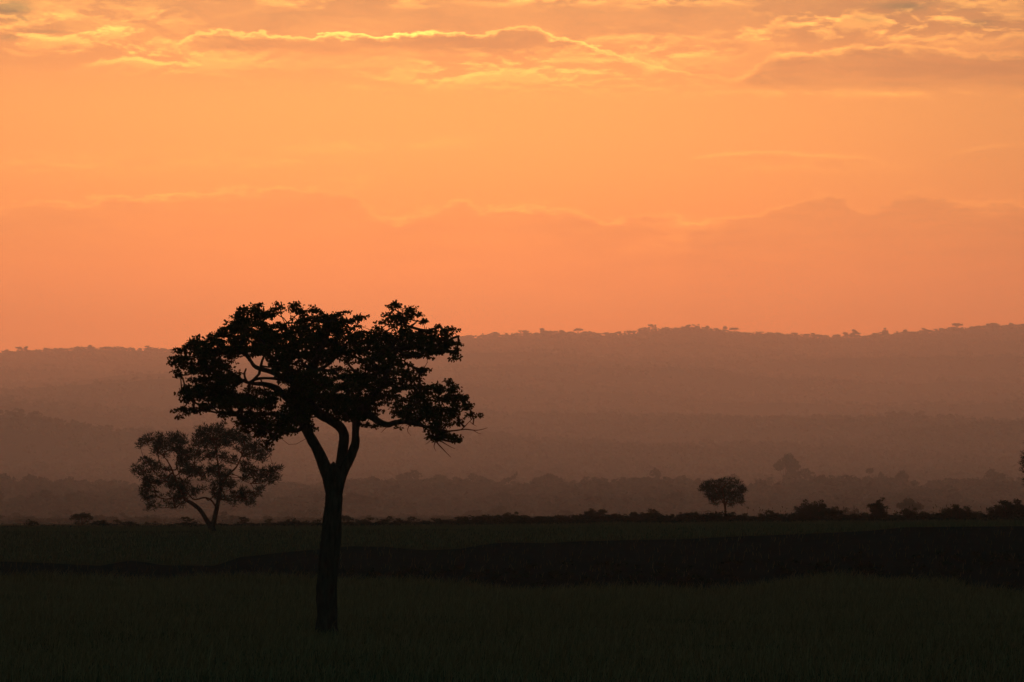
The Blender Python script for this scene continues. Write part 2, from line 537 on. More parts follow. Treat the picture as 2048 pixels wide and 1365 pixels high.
def build_traced_tree(root, limbs, plist, d, xc, R, depth, cl_px2, cl_rad, nleaf, leaf_fn, r0, mats, sub=4, limb_sides=10, twig_jit=0.02, step=0.3, rough=0.05, minlimb=0, leaf_name='crown', spread=1.2):
    """limbs: list of (part name, [(px,py,width_px,depth_off)...]); plist: pads"""
    org = np.array(root.location)
    sk = Skeleton()
    m = F / d
    for nm, pts in limbs:
        P3 = [P(a, b, d + c) for a, b, _, c in pts]
        rr = [w / 2 / m for _, _, w, _ in pts]
        p, r = sk.limb(P3, rr, sub)
        mb = MB()
        tube(mb, p - org, r, limb_sides if r[0] > 0.06 else 6, rough)
        mb.build(nm, mats[0], root, True)
    # pad centres: spread through the depth of a round crown
    PC, CL = [], []
    for i, (cx, cy, rx, ry, k) in enumerate(plist):
        h = depth * math.sqrt(max(0.03, 1 - ((cx - xc) / R) ** 2))
        off = ((i * 0.618034 + 0.13) % 1.0 * 2 - 1) * h
        n = max(1, int(round(math.pi * rx * ry / cl_px2 * k)))
        PC.append(P(cx, cy, d + off))
        a = rng.uniform(0, 2 * math.pi, n)
        rad = np.sqrt(rng.uniform(0, 1, n)) * 1.10
        dz = rng.uniform(-1, 1, n) * rx * 0.8 / m
        for q in range(n):
            CL.append(P(cx + spread * rx * rad[q] * math.cos(a[q]), cy + ry * rad[q] * math.sin(a[q]), d + off + dz[q]))
    PC, CL = np.array(PC), np.array(CL)
    base = np.array(sk.pos)

    def order(T):
        D = np.min(np.linalg.norm(T[:, None, :] - base[None], axis=2), axis=1)
        return np.argsort(D)
    for i in order(PC):
        sk.attach(PC[i], step, twig_jit, 0.5, minidx=minlimb)
    base = np.array(sk.pos)
    for i in order(CL):
        sk.attach(CL[i], step * 0.7, twig_jit * 0.5, 1.0, 0.03, minidx=minlimb)
    sk.finish(r0)
    mb = MB()
    A = np.array(sk.pos)
    sk.pos = list(A - org)
    sk.mesh_paths(mb)
    mb.build('branch_framework', mats[1], root, True)
    mb = MB()
    leaf_fn(mb, CL - org, cl_rad, nleaf)
    mb.build(leaf_name, mats[2], root)
    return sk


def leaf_broad(mb, C, rad, n):
    k = len(C)
    cc = np.repeat(C, n, axis=0)
    g = rng.normal(0, 1, (k * n, 3))
    g = unit(g) * (rng.uniform(0.15, 1, (k * n, 1)) ** 0.5) * rad
    g[:, :2] *= 1.35
    g[:, 2] *= 0.5
    leaves(mb, cc + g, 0.09, 0.072, droop=0.35)


def leaf_spiky(mb, C, rad, n):
    k = len(C)
    cc = np.repeat(C, n, axis=0)
    o = unit(rng.normal(0, 1, (k * n, 3)) + np.array([0, 0, 0.8]))
    leaves(mb, cc + o * rad * rng.uniform(0, 0.6, (k * n, 1)), 0.29, 0.05, outdir=o, align=0.75)


# ------------------------------------------------------------------ the big tree
D1 = 170.0
base1 = gpos(655, D1)
big = empty('savanna_tree', base1, 'tall dark broad-leaved tree with forked trunk and wide layered crown standing alone in the grass', 'tree')
yb = 1020 + (ZC - base1[2]) / D1 * F
LIMBS1 = [
    ('trunk', [(655, yb + 8, 84, 0), (655, yb - 6, 60, 0), (654, yb - 18, 47, 0), (654, 1240, 40, 0), (653, 1200, 42, 0), (655, 1154, 43, 0), (660, 1100, 41, 0), (662, 1066, 39, 0), (666, 1031, 37, 0), (668, 995, 36, 0), (668, 975, 37, 0), (669, 955, 40, 0), (668, 940, 38, 0), (667, 931, 24, 0), (667, 927, 8, 0)]),
    ('limb', [(662, 1005, 14, 0), (661, 980, 22, 0), (657, 953, 26, 0), (647, 928, 26, 0), (632, 895, 22, 0), (620, 873, 20, 0), (609, 850, 20, .05), (600, 820, 23, .1), (603, 791, 24, .1), (611, 768, 23, 0), (618, 749, 20, -.1), (627, 732, 16, -.2), (642, 700, 12, -.6), (655, 670, 8, -1)]),
    ('limb', [(672, 1005, 14, .08), (674, 978, 22, .08), (677, 952, 25, .08), (683, 925, 23, .1), (687, 890, 20, .15), (687, 868, 19, .2), (680, 854, 20, .25), (662, 841, 20, .3), (640, 829, 20, .4), (618, 808, 18, .6), (598, 780, 15, .9), (580, 750, 12, 1.3), (560, 720, 9, 1.7), (545, 680, 6, 2)]),
    ('limb', [(675, 1005, 12, -.08), (679, 978, 17, -.08), (684, 953, 20, -.1), (695, 926, 20, -.12), (706, 902, 18, -.15), (711, 887, 17, -.2), (711, 866, 15, -.2), (712, 849, 17, -.2), (716, 829, 17, -.25), (735, 808, 15, -.5), (752, 790, 13, -.8), (770, 760, 12, -1.1), (785, 720, 9, -1), (800, 680, 7, -.8), (803, 650, 5, -.6), (795, 622, 3, -.5)]),
    ('bough', [(716, 831, 14, -.25), (740, 832, 14, -.3), (758, 844, 13, -.3), (775, 850, 12, -.3), (790, 846, 11, -.3), (810, 844, 9, -.1), (830, 848, 8, .1), (854, 854, 6, .2), (880, 860, 5, .2), (899, 864, 4, .2)]),
    ('bare_branch', [(895, 863, 3.8, .2), (915, 861, 3.2, .2), (930, 859, 2.8, .25), (951, 861, 2.1, .3), (965, 859, 1.4, .3), (975, 856, .8, .3)]),
    ('bare_branch', [(922, 860, 2.2, .2), (931, 852, 1.8, .2), (939, 844, 1.4, .15), (946, 849, 1.1, .1), (953, 853, .7, .1)]),
    ('bare_branch', [(945, 860, 1.5, .28), (955, 866, 1.1, .3), (962, 868, .6, .3)]),
    ('bare_branch', [(862, 856, 4, .2), (870, 880, 3, .2), (888, 901, 2, .25), (902, 915, .9, .3)]),
    ('bare_branch', [(872, 882, 2.2, .2), (868, 893, 1.5, .1), (872, 903, .8, .1)]),
    ('bare_branch', [(884, 884, 2.2, .3), (899, 893, 1.6, .35), (910, 898, .8, .35)]),
    ('bare_branch', [(868, 872, 1.8, .2), (858, 884, 1.2, .1), (851, 889, .6, .1)]),
    ('bare_branch', [(890, 868, 1.8, .2), (906, 880, 1.2, .3), (915, 886, .6, .3)]),
    ('bare_branch', [(820, 848, 1.8, .1), (815, 862, 1.2, .1), (822, 872, .6, .1)]),
    ('bare_branch', [(775, 853, 1.6, -.3), (766, 862, 1.1, -.3), (762, 866, .6, -.3)]),
    ('bough', [(603, 795, 17, .1), (578, 800, 14, .3), (554, 778, 13, .4), (530, 769, 10, .5), (512, 768, 8, .6), (493, 765, 6, .7), (470, 752, 4, .9)]),
    ('bough', [(608, 772, 16, 0), (568, 757, 12, -.3), (543, 744, 10, -.5), (512, 735, 8, -.7), (500, 721, 6, -.9), (485, 705, 4, -1.1)]),
    ('bough', [(568, 760, 8, -.3), (540, 757, 6, -.4), (515, 758, 6, -.6), (496, 765, 5, -.8), (489, 750, 4, -.9), (492, 738, 3, -1)]),
    ('bough', [(603, 836, 14, .1), (575, 836, 10, .4), (554, 828, 9, .6), (519, 829, 7, .8), (484, 824, 5, 1), (447, 827, 4, 1.1), (400, 822, 3, 1.3), (355, 834, 1.4, 1.4)]),
    ('bough', [(607, 850, 10, 0), (597, 861, 8, -.3), (575, 864, 6, -.7), (555, 872, 4, -1), (531, 858, 3, -1.3)]),
    ('bough', [(612, 800, 11, .2), (640, 798, 9, .6), (662, 789, 7, 1.2), (690, 772, 6, 1.8), (720, 750, 5, 2.3)]),
    ('bough', [(625, 745, 10, -.1), (648, 735, 7, -.6), (665, 722, 6, -1.2), (690, 690, 5, -1.8)]),
]
build_traced_tree(big, LIMBS1, PADS1, D1, 650, 330, 3.4, 34, 0.105, 17, leaf_broad, 0.0065, (M_BARK, M_TWIG, M_LEAF), sub=4, limb_sides=14, twig_jit=0.03, step=0.22, minlimb=60)

# ------------------------------------------------------------------ feathery acacia on the left
D2 = 420.0
base2 = gpos(425, D2)
yb2 = 1020 + (ZC - base2[2]) / D2 * F
aca = empty('acacia_tree', base2, 'smaller feathery acacia with twin leaning stems on the plain behind the big tree', 'tree')


def z2(pts):
    return [(240 + a / 5.25, 830 + b / 5.25, w / 5.25, o) for a, b, w, o in pts]


LIMBS2 = [
    ('trunk', [(425, yb2 + 3, 17, 0), (424, yb2 - 5, 14, 0), (423, 1055, 14, 0), (422, 1049, 15, 0)]),
    ('stem', z2([(960, 1170, 60, 0), (910, 1110, 52, 0), (870, 1040, 48, -.1), (820, 980, 44, -.2), (740, 920, 40, -.4), (690, 890, 34, -.6), (640, 800, 26, -.9), (590, 700, 20, -1.2), (540, 560, 15, -1.4), (480, 460, 11, -1.5), (400, 380, 7, -1.4)])),
    ('stem', z2([(975, 1165, 60, 0), (1000, 1060, 50, 0), (1020, 960, 46, .1), (1040, 860, 40, .2), (1055, 740, 32, .3), (1040, 600, 24, .5), (1020, 450, 16, .7), (1000, 300, 9, .9)])),
    ('stem', z2([(1005, 960, 22, .1), (950, 890, 18, .4), (880, 870, 17, .7), (800, 890, 16, 1), (740, 860, 14, 1.3), (650, 700, 11, 1.7), (600, 560, 8, 2)])),
    ('stem', z2([(1055, 730, 24, .3), (1150, 620, 20, 0), (1220, 550, 18, -.3), (1260, 470, 15, -.5), (1290, 400, 12, -.7), (1320, 330, 8, -.9)])),
    ('stem', z2([(1150, 625, 10, 0), (1230, 640, 9, .3), (1290, 690, 7, .5), (1370, 720, 5, .8)])),
    ('stem', z2([(690, 890, 22, -.6), (600, 760, 18, -.3), (480, 700, 12, .2), (380, 690, 8, .6)])),
]
build_traced_tree(aca, LIMBS2, PADS2, D2, 408, 170, 3.6, 18, 0.24, 15, leaf_spiky, 0.008, (M_BARK, M_TWIG, M_ACACIA), sub=3, limb_sides=8, twig_jit=0.04, step=0.4, minlimb=12, spread=1.04)

# ------------------------------------------------------------------ small tree on the right
D3 = 560.0
base3 = gpos(1450, D3)
yb3 = 1020 + (ZC - base3[2]) / D3 * F
sm = empty('acacia_tree', base3, 'small round-headed tree on one thin trunk among bushes on the right of the plain', 'tree')
LIMBS3 = [
    ('trunk', [(1450, yb3 + 3, 6, 0), (1450.5, 1030, 5, 0), (1450.5, 1018, 4.6, 0), (1449, 1005, 4.4, 0), (1447, 992, 3.4, 0), (1444, 978, 2.4, 0)]),
    ('stem', [(1450, 1012, 3, 0), (1444, 1000, 2.4, .4), (1434, 986, 1.8, .7), (1426, 974, 1.2, .9)]),
    ('stem', [(1450, 1010, 3, 0), (1457, 998, 2.4, -.4), (1466, 985, 1.8, -.7), (1472, 975, 1.2, -.9)]),
]
PADS3 = [(a, b, c, e, k * 1.1) for a, b, c, e, k in PADS3]
build_traced_tree(sm, LIMBS3, PADS3, D3, 1446, 46, 1.9, 10, 0.20, 12, leaf_spiky, 0.008, (M_BARK, M_TWIG, M_ACACIA), sub=3, limb_sides=7, twig_jit=0.03, step=0.3, minlimb=9)

# ------------------------------------------------------------------ tree at the right edge
D4 = 420.0
base4 = gpos(2092, D4)
ed = empty('acacia_tree', base4, 'tree at the right edge of the picture, only its dark leaf tips in frame', 'tree')
LIMBS4 = [('trunk', [(2092, 1051, 14, 0), (2091, 1030, 11, 0), (2088, 1000, 9, 0), (2084, 970, 7, 0), (2078, 940, 4, 0)]),
          ('stem', [(2088, 995, 6, 0), (2070, 965, 4, .5), (2060, 935, 2.5, .8)])]
PADS4 = [(2054, 925, 8, 17, 1.2), (2051, 935, 9, 10, 1.3), (2060, 905, 12, 10, 1), (2075, 895, 20, 12, 1), (2056, 955, 9, 10, .8), (2056, 968, 6, 6, .6), (2090, 930, 30, 30, .8), (2110, 910, 26, 20, .8), (2125, 945, 18, 18, .8), (2085, 970, 20, 12, .6)]
build_traced_tree(ed, LIMBS4, PADS4, D4, 2090, 50, 1.6, 42, 0.22, 15, leaf_spiky, 0.008, (M_BARK, M_TWIG, M_ACACIA), sub=3, limb_sides=7, twig_jit=0.04, step=0.35, minlimb=6)


# ------------------------------------------------------------------ bushes on the plain
def make_bush(kind):
    """unit bush: 1 m tall, about 1 m wide; returns (stem MB, leaf MB)"""
    st, lf = MB(), MB()
    n = {'round': 24, 'open': 20, 'spire': 22, 'low': 22, 'parasol': 16}[kind]
    tips = []
    for i in range(n):
        a = rng.uniform(0, 6.28)
        if kind == 'round':
            r, h = 0.46 * math.sqrt(rng.uniform(0, 1)), 0
            h = (0.9 * math.sqrt(max(0.05, 1 - (r / 0.52) ** 2))) * rng.uniform(0.6, 1.02)
        elif kind == 'open':
            r = 0.5 * math.sqrt(rng.uniform(0, 1))
            h = rng.uniform(0.55, 1.0) * (1 - 0.45 * r)
        elif kind == 'spire':
            h = rng.uniform(0.15, 0.95)
            r = 0.55 * (1 - h) * rng.uniform(0.2, 1) + 0.03
        elif kind == 'parasol':
            r = 0.5 * math.sqrt(rng.uniform(0, 1))
            h = 0.92 - 0.9 * r * r + rng.uniform(-0.12, 0.03)
        else:
            r = 0.5 * math.sqrt(rng.uniform(0, 1))
            h = rng.uniform(0.3, 0.9) * (1 - 0.9 * r * r)
        tip = np.array([r * math.cos(a), r * math.sin(a), h])
        tips.append(tip)
        b0 = np.array([rng.normal(0, 0.03), rng.normal(0, 0.03), -0.03])
        mid = b0 * 0.4 + tip * 0.6 + np.array([0, 0, 0.06 if kind != 'parasol' else -0.1])
        tube(st, catmull([b0, (b0 + mid) / 2 + rng.normal(0, .02, 3), mid, tip], 2), np.linspace(0.018, 0.005, 7), 4)
    # in-between clumps along the stems
    C = []
    for t in tips:
        C.append(t)
        for q in range(4 if kind != 'parasol' else 3):
            C.append(t * (1 - rng.uniform(0.0, 0.62 if kind != 'parasol' else 0.15)) + rng.normal(0, 0.07, 3))
    C = np.array(C)
    C[:, 2] = np.maximum(C[:, 2], 0.05)
    nl = 34
    cc = np.repeat(C, nl, axis=0)
    o = unit(rng.normal(0, 1, cc.shape) + np.array([0, 0, 0.3]))
    leaves(lf, cc + o * rng.uniform(0, 0.075, (len(cc), 1)), 0.075, 0.035, outdir=o, align=0.5)
    return st, lf


BPROTO = {}


def bush(px, top, hw, d, label, kind, name='bush', cat='bush', group='bushes along the edge of the plain', deepen=0.0):
    b = gpos(px, d)
    h = (PZ(top, d) - b[2]) * (1.18 if 940 < px < 1420 else 1.05)
    w = 2 * hw * (1.2 if px < 940 else 1.55) / (F / d)
    key = (kind, random.randrange(3))
    if key not in BPROTO:
        st, lf = make_bush(kind)
        o = empty(name, (0, 0, 0), label, cat, group)
        st.build('stem', M_TWIG, o, True)
        lf.build('foliage', M_BUSH, o)
        BPROTO[key] = o
    else:
        o = copy_tree(BPROTO[key])
        o.name = name
    o.location = [float(v) for v in b]
    o.scale = (w, w, h)
    o.rotation_euler = (0, 0, random.uniform(0, 6.28))
    tag(o, label, cat, group)
    return o


BUSHES = [
    (162, 1027, 19, 640, 'small umbrella-shaped tree on the plain left of the feathery acacia', 'parasol', 'thorn_tree', 'tree'),
    (192, 1042, 11, 600, 'low round bush just right of the small umbrella-shaped tree', 'round'),
    (216, 1046, 13, 600, 'flattish low bush, second to the right of the small umbrella-shaped tree', 'low'),
    (254, 1045, 8, 600, 'thin sprig of a bush standing left of the feathery acacia crown', 'open'),
    (351, 1048, 17, 590, 'low spreading bush under the left side of the feathery acacia', 'low'),
    (377, 1044, 12, 590, 'taller ragged bush under the feathery acacia beside its leaning stem', 'open'),
    (462, 1048, 13, 600, 'low bush just right of the foot of the feathery acacia', 'low'),
    (500, 1046, 18, 600, 'wide low bush between the feathery acacia and the big trunk', 'low'),
    (576, 1039, 17, 600, 'ragged dark bush in front of the hazy dome-shaped tree left of the big trunk', 'open'),
    (603, 1043, 12, 600, 'round low bush against the left side of the big trunk', 'round'),
    (688, 1031, 12, 620, 'small hanging-crowned bush peeping out right of the big trunk', 'parasol'),
    (718, 1040, 7, 610, 'narrow upright bush a little right of the big trunk', 'spire'),
    (752, 1046, 16, 600, 'low flat bush right of the narrow upright bush', 'low'),
    (788, 1044, 20, 600, 'wide ragged low bush below the overhanging right bough of the big tree', 'open'),
    (809, 1041, 8, 610, 'small upright sprig rising from the wide ragged low bush', 'open'),
    (858, 1043, 16, 605, 'low bush below the drooping bare twigs of the big tree', 'low'),
    (890, 1041, 13, 605, 'low bush with uneven top below the bare right branch tip', 'open'),
    (925, 1042, 15, 605, 'low flat bush left of the taller thicket', 'low'),
    (972, 1033, 16, 590, 'leafy bush at the left end of the taller thicket', 'open'),
    (995, 1031, 14, 600, 'leafy bush inside the taller thicket, second from its left end', 'round'),
    (1028, 1028, 17, 590, 'broad bush at the middle of the taller thicket', 'open'),
    (1052, 1036, 12, 600, 'small bush right of the broad bush in the taller thicket', 'low'),
    (1080, 1034, 17, 590, 'spreading bush at the right end of the taller thicket', 'open'),
    (1116, 1039, 14, 590, 'low bush in the dip between two thickets', 'low'),
    (1148, 1039, 12, 590, 'small low bush left of the peaked bush', 'round'),
    (1170, 1030, 13, 590, 'bush leaning against the left of the peaked bush', 'open'),
    (1190, 1020, 14, 580, 'peaked leafy bush, tallest between the big tree and the small round-headed tree', 'open'),
    (1216, 1031, 17, 580, 'round bush leaning against the right of the peaked bush', 'round'),
    (1242, 1037, 11, 580, 'low bush between the peaked bush and the twin-topped bush', 'low'),
    (1268, 1026, 10, 580, 'bush at the left shoulder of the twin-topped bush', 'open'),
    (1296, 1020, 20, 580, 'wide twin-topped bush well left of the small round-headed tree', 'round'),
    (1340, 1034, 17, 580, 'low spreading bush right of the twin-topped bush', 'open'),
    (1372, 1027, 15, 575, 'ragged bush left of the small round-headed tree', 'open'),
    (1394, 1025, 14, 575, 'bush nearest the left of the small round-headed tree', 'round'),
    (1432, 1037, 12, 575, 'low bush hugging the foot of the small round-headed tree', 'low'),
    (1474, 1033, 14, 570, 'low bush just right of the small round-headed tree', 'open'),
    (1505, 1037, 18, 560, 'long low bush right of the small round-headed tree', 'low'),
    (1543, 1038, 18, 560, 'long low bush halfway between the small round-headed tree and the pyramid bush', 'low'),
    (1578, 1034, 16, 560, 'low bush sloping up to the pyramid bush', 'open'),
    (1600, 1018, 17, 555, 'bush filling the left flank of the pyramid bush', 'round'),
    (1620, 999, 21, 550, 'tall pyramid-shaped bush on the right of the plain', 'open'),
    (1643, 1010, 14, 555, 'bush filling the right flank of the pyramid bush', 'open'),
    (1669, 1014, 13, 580, 'thin see-through bush right of the pyramid bush', 'open'),
    (1706, 1026, 15, 555, 'low bush left of the pointed spire bush', 'round'),
    (1755, 1004, 22, 550, 'dark pointed spire-shaped bush on the right', 'spire'),
    (1752, 1026, 24, 552, 'low bush spreading round the foot of the pointed spire bush', 'round'),
    (1790, 1032, 15, 552, 'low dark bush right of the pointed spire bush', 'low'),
    (1826, 1017, 17, 550, 'ragged bush in front of the hazy flat-topped tree on the right', 'open'),
    (1852, 1025, 11, 550, 'small bush right of the ragged bush on the right', 'open'),
    (1884, 1031, 16, 550, 'low bush left of the weed-topped bush', 'low'),
    (1915, 1010, 19, 548, 'bush with thin weed stalks sticking out of its top', 'open'),
    (1947, 1022, 16, 548, 'low bush right of the weed-topped bush', 'open'),
    (1978, 1024, 14, 548, 'low bush between the weed-topped bush and the big round bush', 'round'),
    (2018, 998, 30, 540, 'big round dark bush near the right edge of the picture', 'round'),
    (2046, 1008, 18, 545, 'round bush cut by the right edge of the picture', 'round'),
]
for b in BUSHES:
    bush(*b)


# ------------------------------------------------------------------ far trees (leaf clumps on lobes)
def far_tree(kind, nf, seed, leaf=0.075):
    """unit tree 1 m high; crown ~1 m wide. returns V, T for crown, V, Q.. for trunk"""
    r_ = np.random.default_rng(seed)
    lobes = []
    nl = {'dome': 13, 'umbrella': 10, 'open': 9, 'tall': 12, 'bushy': 9, 'palm': 8}[kind]
    for i in range(nl):
        a = r_.uniform(0, 6.28)
        q = math.sqrt(r_.uniform(0, 1))
        if kind == 'dome':
            r = 0.40 * q
            z = 0.30 + (0.52 * math.sqrt(max(0, 1 - (r / 0.46) ** 2))) * r_.uniform(0.25, 1)
            s = r_.uniform(0.10, 0.17)
        elif kind == 'umbrella':
            r = 0.40 * q
            z = 0.80 - 0.9 * r * r + r_.uniform(-0.10, 0.04)
            s = r_.uniform(0.11, 0.17)
        elif kind == 'open':
            r = 0.42 * q
            z = r_.uniform(0.5, 0.92) - 0.3 * r
            s = r_.uniform(0.06, 0.12)
        elif kind == 'tall':
            z = r_.uniform(0.35, 0.9)
            r = (0.36 if z < 0.65 else 0.24) * q
            s = r_.uniform(0.09, 0.14)
        elif kind == 'palm':
            r = 0.33 * q
            z = 0.78 + r_.uniform(-0.12, 0.12)
            s = 0.09
        else:
            r = 0.42 * q
            z = 0.12 + (0.7 * math.sqrt(max(0, 1 - (r / 0.5) ** 2))) * r_.uniform(0.2, 1)
            s = r_.uniform(0.10, 0.18)
        lobes.append((r * math.cos(a), r * math.sin(a), z, s))
    lobes = np.array(lobes)
    k = r_.integers(0, nl, nf)
    dirs = unit(r_.normal(0, 1, (nf, 3)))
    rad = r_.uniform(0.35, 1.08, (nf, 1)) ** 0.6
    C = lobes[k, :3] + dirs * rad * lobes[k, 3:4] * np.array([1.15, 1.15, 0.75])
    C[:, 2] = np.minimum(C[:, 2], 0.985)
    u = unit(np.cross(dirs, r_.normal(0, 1, (nf, 3))))
    v = np.cross(dirs, u)
    u = unit(u + dirs * r_.normal(0, 0.5, (nf, 1)))
    sz = (leaf * r_.uniform(0.5, 1.2, nf))[:, None]
    V = np.stack([C - u * sz, C + v * sz * 0.8, C + u * sz * 1.1, C - v * sz * 0.7], 1).reshape(-1, 3)
    i = np.arange(nf) * 4
    Q = np.stack([i, i + 1, i + 2, i + 3], 1)
    tm = MB()
    tube(tm, catmull([(0, 0, -0.04), (0.015, 0, 0.2), (0, 0.01, 0.45), (0.02, 0, 0.68)], 2), np.linspace(0.032, 0.012, 7), 5)
    for q in range(min(6, nl)):
        L = lobes[q]
        tube(tm, catmull([(0.01, 0, 0.3), (L[0] * .5, L[1] * .5, (0.3 + L[2]) / 2), tuple(L[:3])], 2), np.linspace(0.014, 0.005, 5), 4)
    return V, Q, tm


FPROTO = {}


def far_thing(px, top, hw, d, label, kind, name, group, mat, nf=420, leaf=0.06, cat='tree', variants=3):
    d = float(FD(d))
    b = gpos(px, d)
    h = PZ(top, d) - b[2]
    w = 2 * hw / (F / d)
    key = (kind, random.randrange(variants), nf, mat.name)
    if key not in FPROTO:
        V, Q, tm = far_tree(kind, nf, len(FPROTO) + 50, leaf)
        o = empty(name, (0, 0, 0), label, cat, group)
        tm.build('trunk', M_TWIG, o, True)
        mesh_obj('crown', V, None, Q, mat, o)
        FPROTO[key] = o
    else:
        o = copy_tree(FPROTO[key])
        o.name = name
    o.location = [float(v) for v in b]
    o.scale = (w, w, h)
    o.rotation_euler = (0, 0, random.uniform(0, 6.28))
    return tag(o, label, cat, group)


G_V = 'hazy trees of the valley woodland'
VALLEY = [
    (30, 1019, 30, 1900, 'hazy low dome tree at the left edge of the picture', 'bushy'),
    (128, 1009, 32, 2200, 'hazy broad dome tree above the small umbrella-shaped tree', 'bushy'),
    (246, 1021, 17, 1900, 'small hazy round tree left of the feathery acacia trunk', 'bushy'),
    (310, 1028, 17, 2000, 'small hazy low tree under the left tips of the feathery acacia', 'bushy'),
    (437, 1017, 25, 1700, 'hazy round tree seen right behind the fork of the feathery acacia', 'bushy'),
    (600, 1002, 43, 2100, 'hazy wide dome tree just left of the big trunk', 'dome'),
    (780, 1026, 24, 2150, 'hazy low tree right of the big trunk, left shoulder of a mound', 'bushy'),
    (812, 1019, 36, 2100, 'hazy wide mound-shaped tree right of the big trunk', 'bushy'),
    (957, 1006, 32, 2000, 'hazy flat-topped tree above the left end of the taller thicket', 'dome'),
    (995, 1006, 24, 2150, 'hazy layered tree leaning against the right of the flat-topped one', 'umbrella'),
    (1130, 1015, 30, 2000, 'hazy mound-shaped tree above the dip between two thickets', 'bushy'),
    (1396, 1016, 18, 1500, 'hazy tree just left of the small round-headed tree', 'bushy'),
    (1705, 1004, 24, 1300, 'grey-green flat-topped tree behind the spire bush', 'dome'),
    (1822, 993, 31, 1400, 'hazy flat-topped tree standing above the ragged bush on the right', 'umbrella'),
    (60, 946, 24, 3300, 'hazy round tree on the valley tree line near the left edge', 'dome'),
    (135, 958, 20, 3350, 'small hazy round tree on the valley tree line, second from the left edge', 'dome'),
    (232, 972, 36, 3000, 'hazy large dome tree left of the feathery acacia', 'dome'),
    (745, 944, 26, 3400, 'hazy round tree on the tree line just right of the forked trunk', 'dome'),
    (822, 931, 31, 3400, 'hazy big round tree on the tree line below the right crown of the big tree', 'dome'),
    (877, 941, 20, 3450, 'hazy small tree on the tree line below the drooping twigs', 'dome'),
    (955, 939, 27, 3400, 'hazy round tree on the tree line left of the small palm-like tree', 'dome'),
    (1028, 941, 9, 3450, 'tiny palm-like tree on the valley tree line', 'palm'),
    (1097, 936, 36, 3300, 'hazy biggest dome tree on the tree line at the middle of the picture', 'dome'),
    (1184, 943, 22, 3400, 'hazy round tree on the tree line right of the biggest dome tree', 'dome'),
    (1255, 940, 24, 3350, 'hazy dome tree on the tree line between the middle and the small round-headed tree', 'dome'),
    (1312, 933, 19, 3500, 'hazy upright tree on the tree line left of the small round-headed tree', 'tall'),
    (1362, 941, 25, 3400, 'hazy low tree on the tree line touching the left of the small round-headed tree', 'dome'),
    (1462, 940, 25, 3400, 'hazy tree on the tree line behind the small round-headed tree', 'dome'),
    (1530, 938, 24, 3500, 'hazy low tree left of the tallest hazy tree', 'dome'),
    (1572, 902, 34, 3600, 'tallest hazy tree, rising well above the valley tree line on the right', 'umbrella'),
    (1600, 926, 40, 3550, 'hazy tree leaning against the right foot of the tallest hazy tree', 'dome'),
    (1666, 936, 22, 3400, 'hazy dome tree on the tree line right of the tallest hazy tree', 'dome'),
    (1752, 930, 20, 3450, 'hazy ragged tree on the tree line above the spire bush', 'open'),
    (1802, 938, 17, 3350, 'hazy flat tree on the tree line above the ragged bush on the right', 'umbrella'),
    (1880, 942, 24, 3400, 'hazy low tree on the tree line above the weed-topped bush', 'dome'),
    (1985, 929, 28, 3500, 'hazy broad tree on the tree line above the big round bush', 'dome'),
]
for t in VALLEY:
    nm = 'palm_tree' if t[5] == 'palm' else 'valley_tree'
    far_thing(*t, nm, G_V, M_WOOD, nf=650, leaf=0.05)

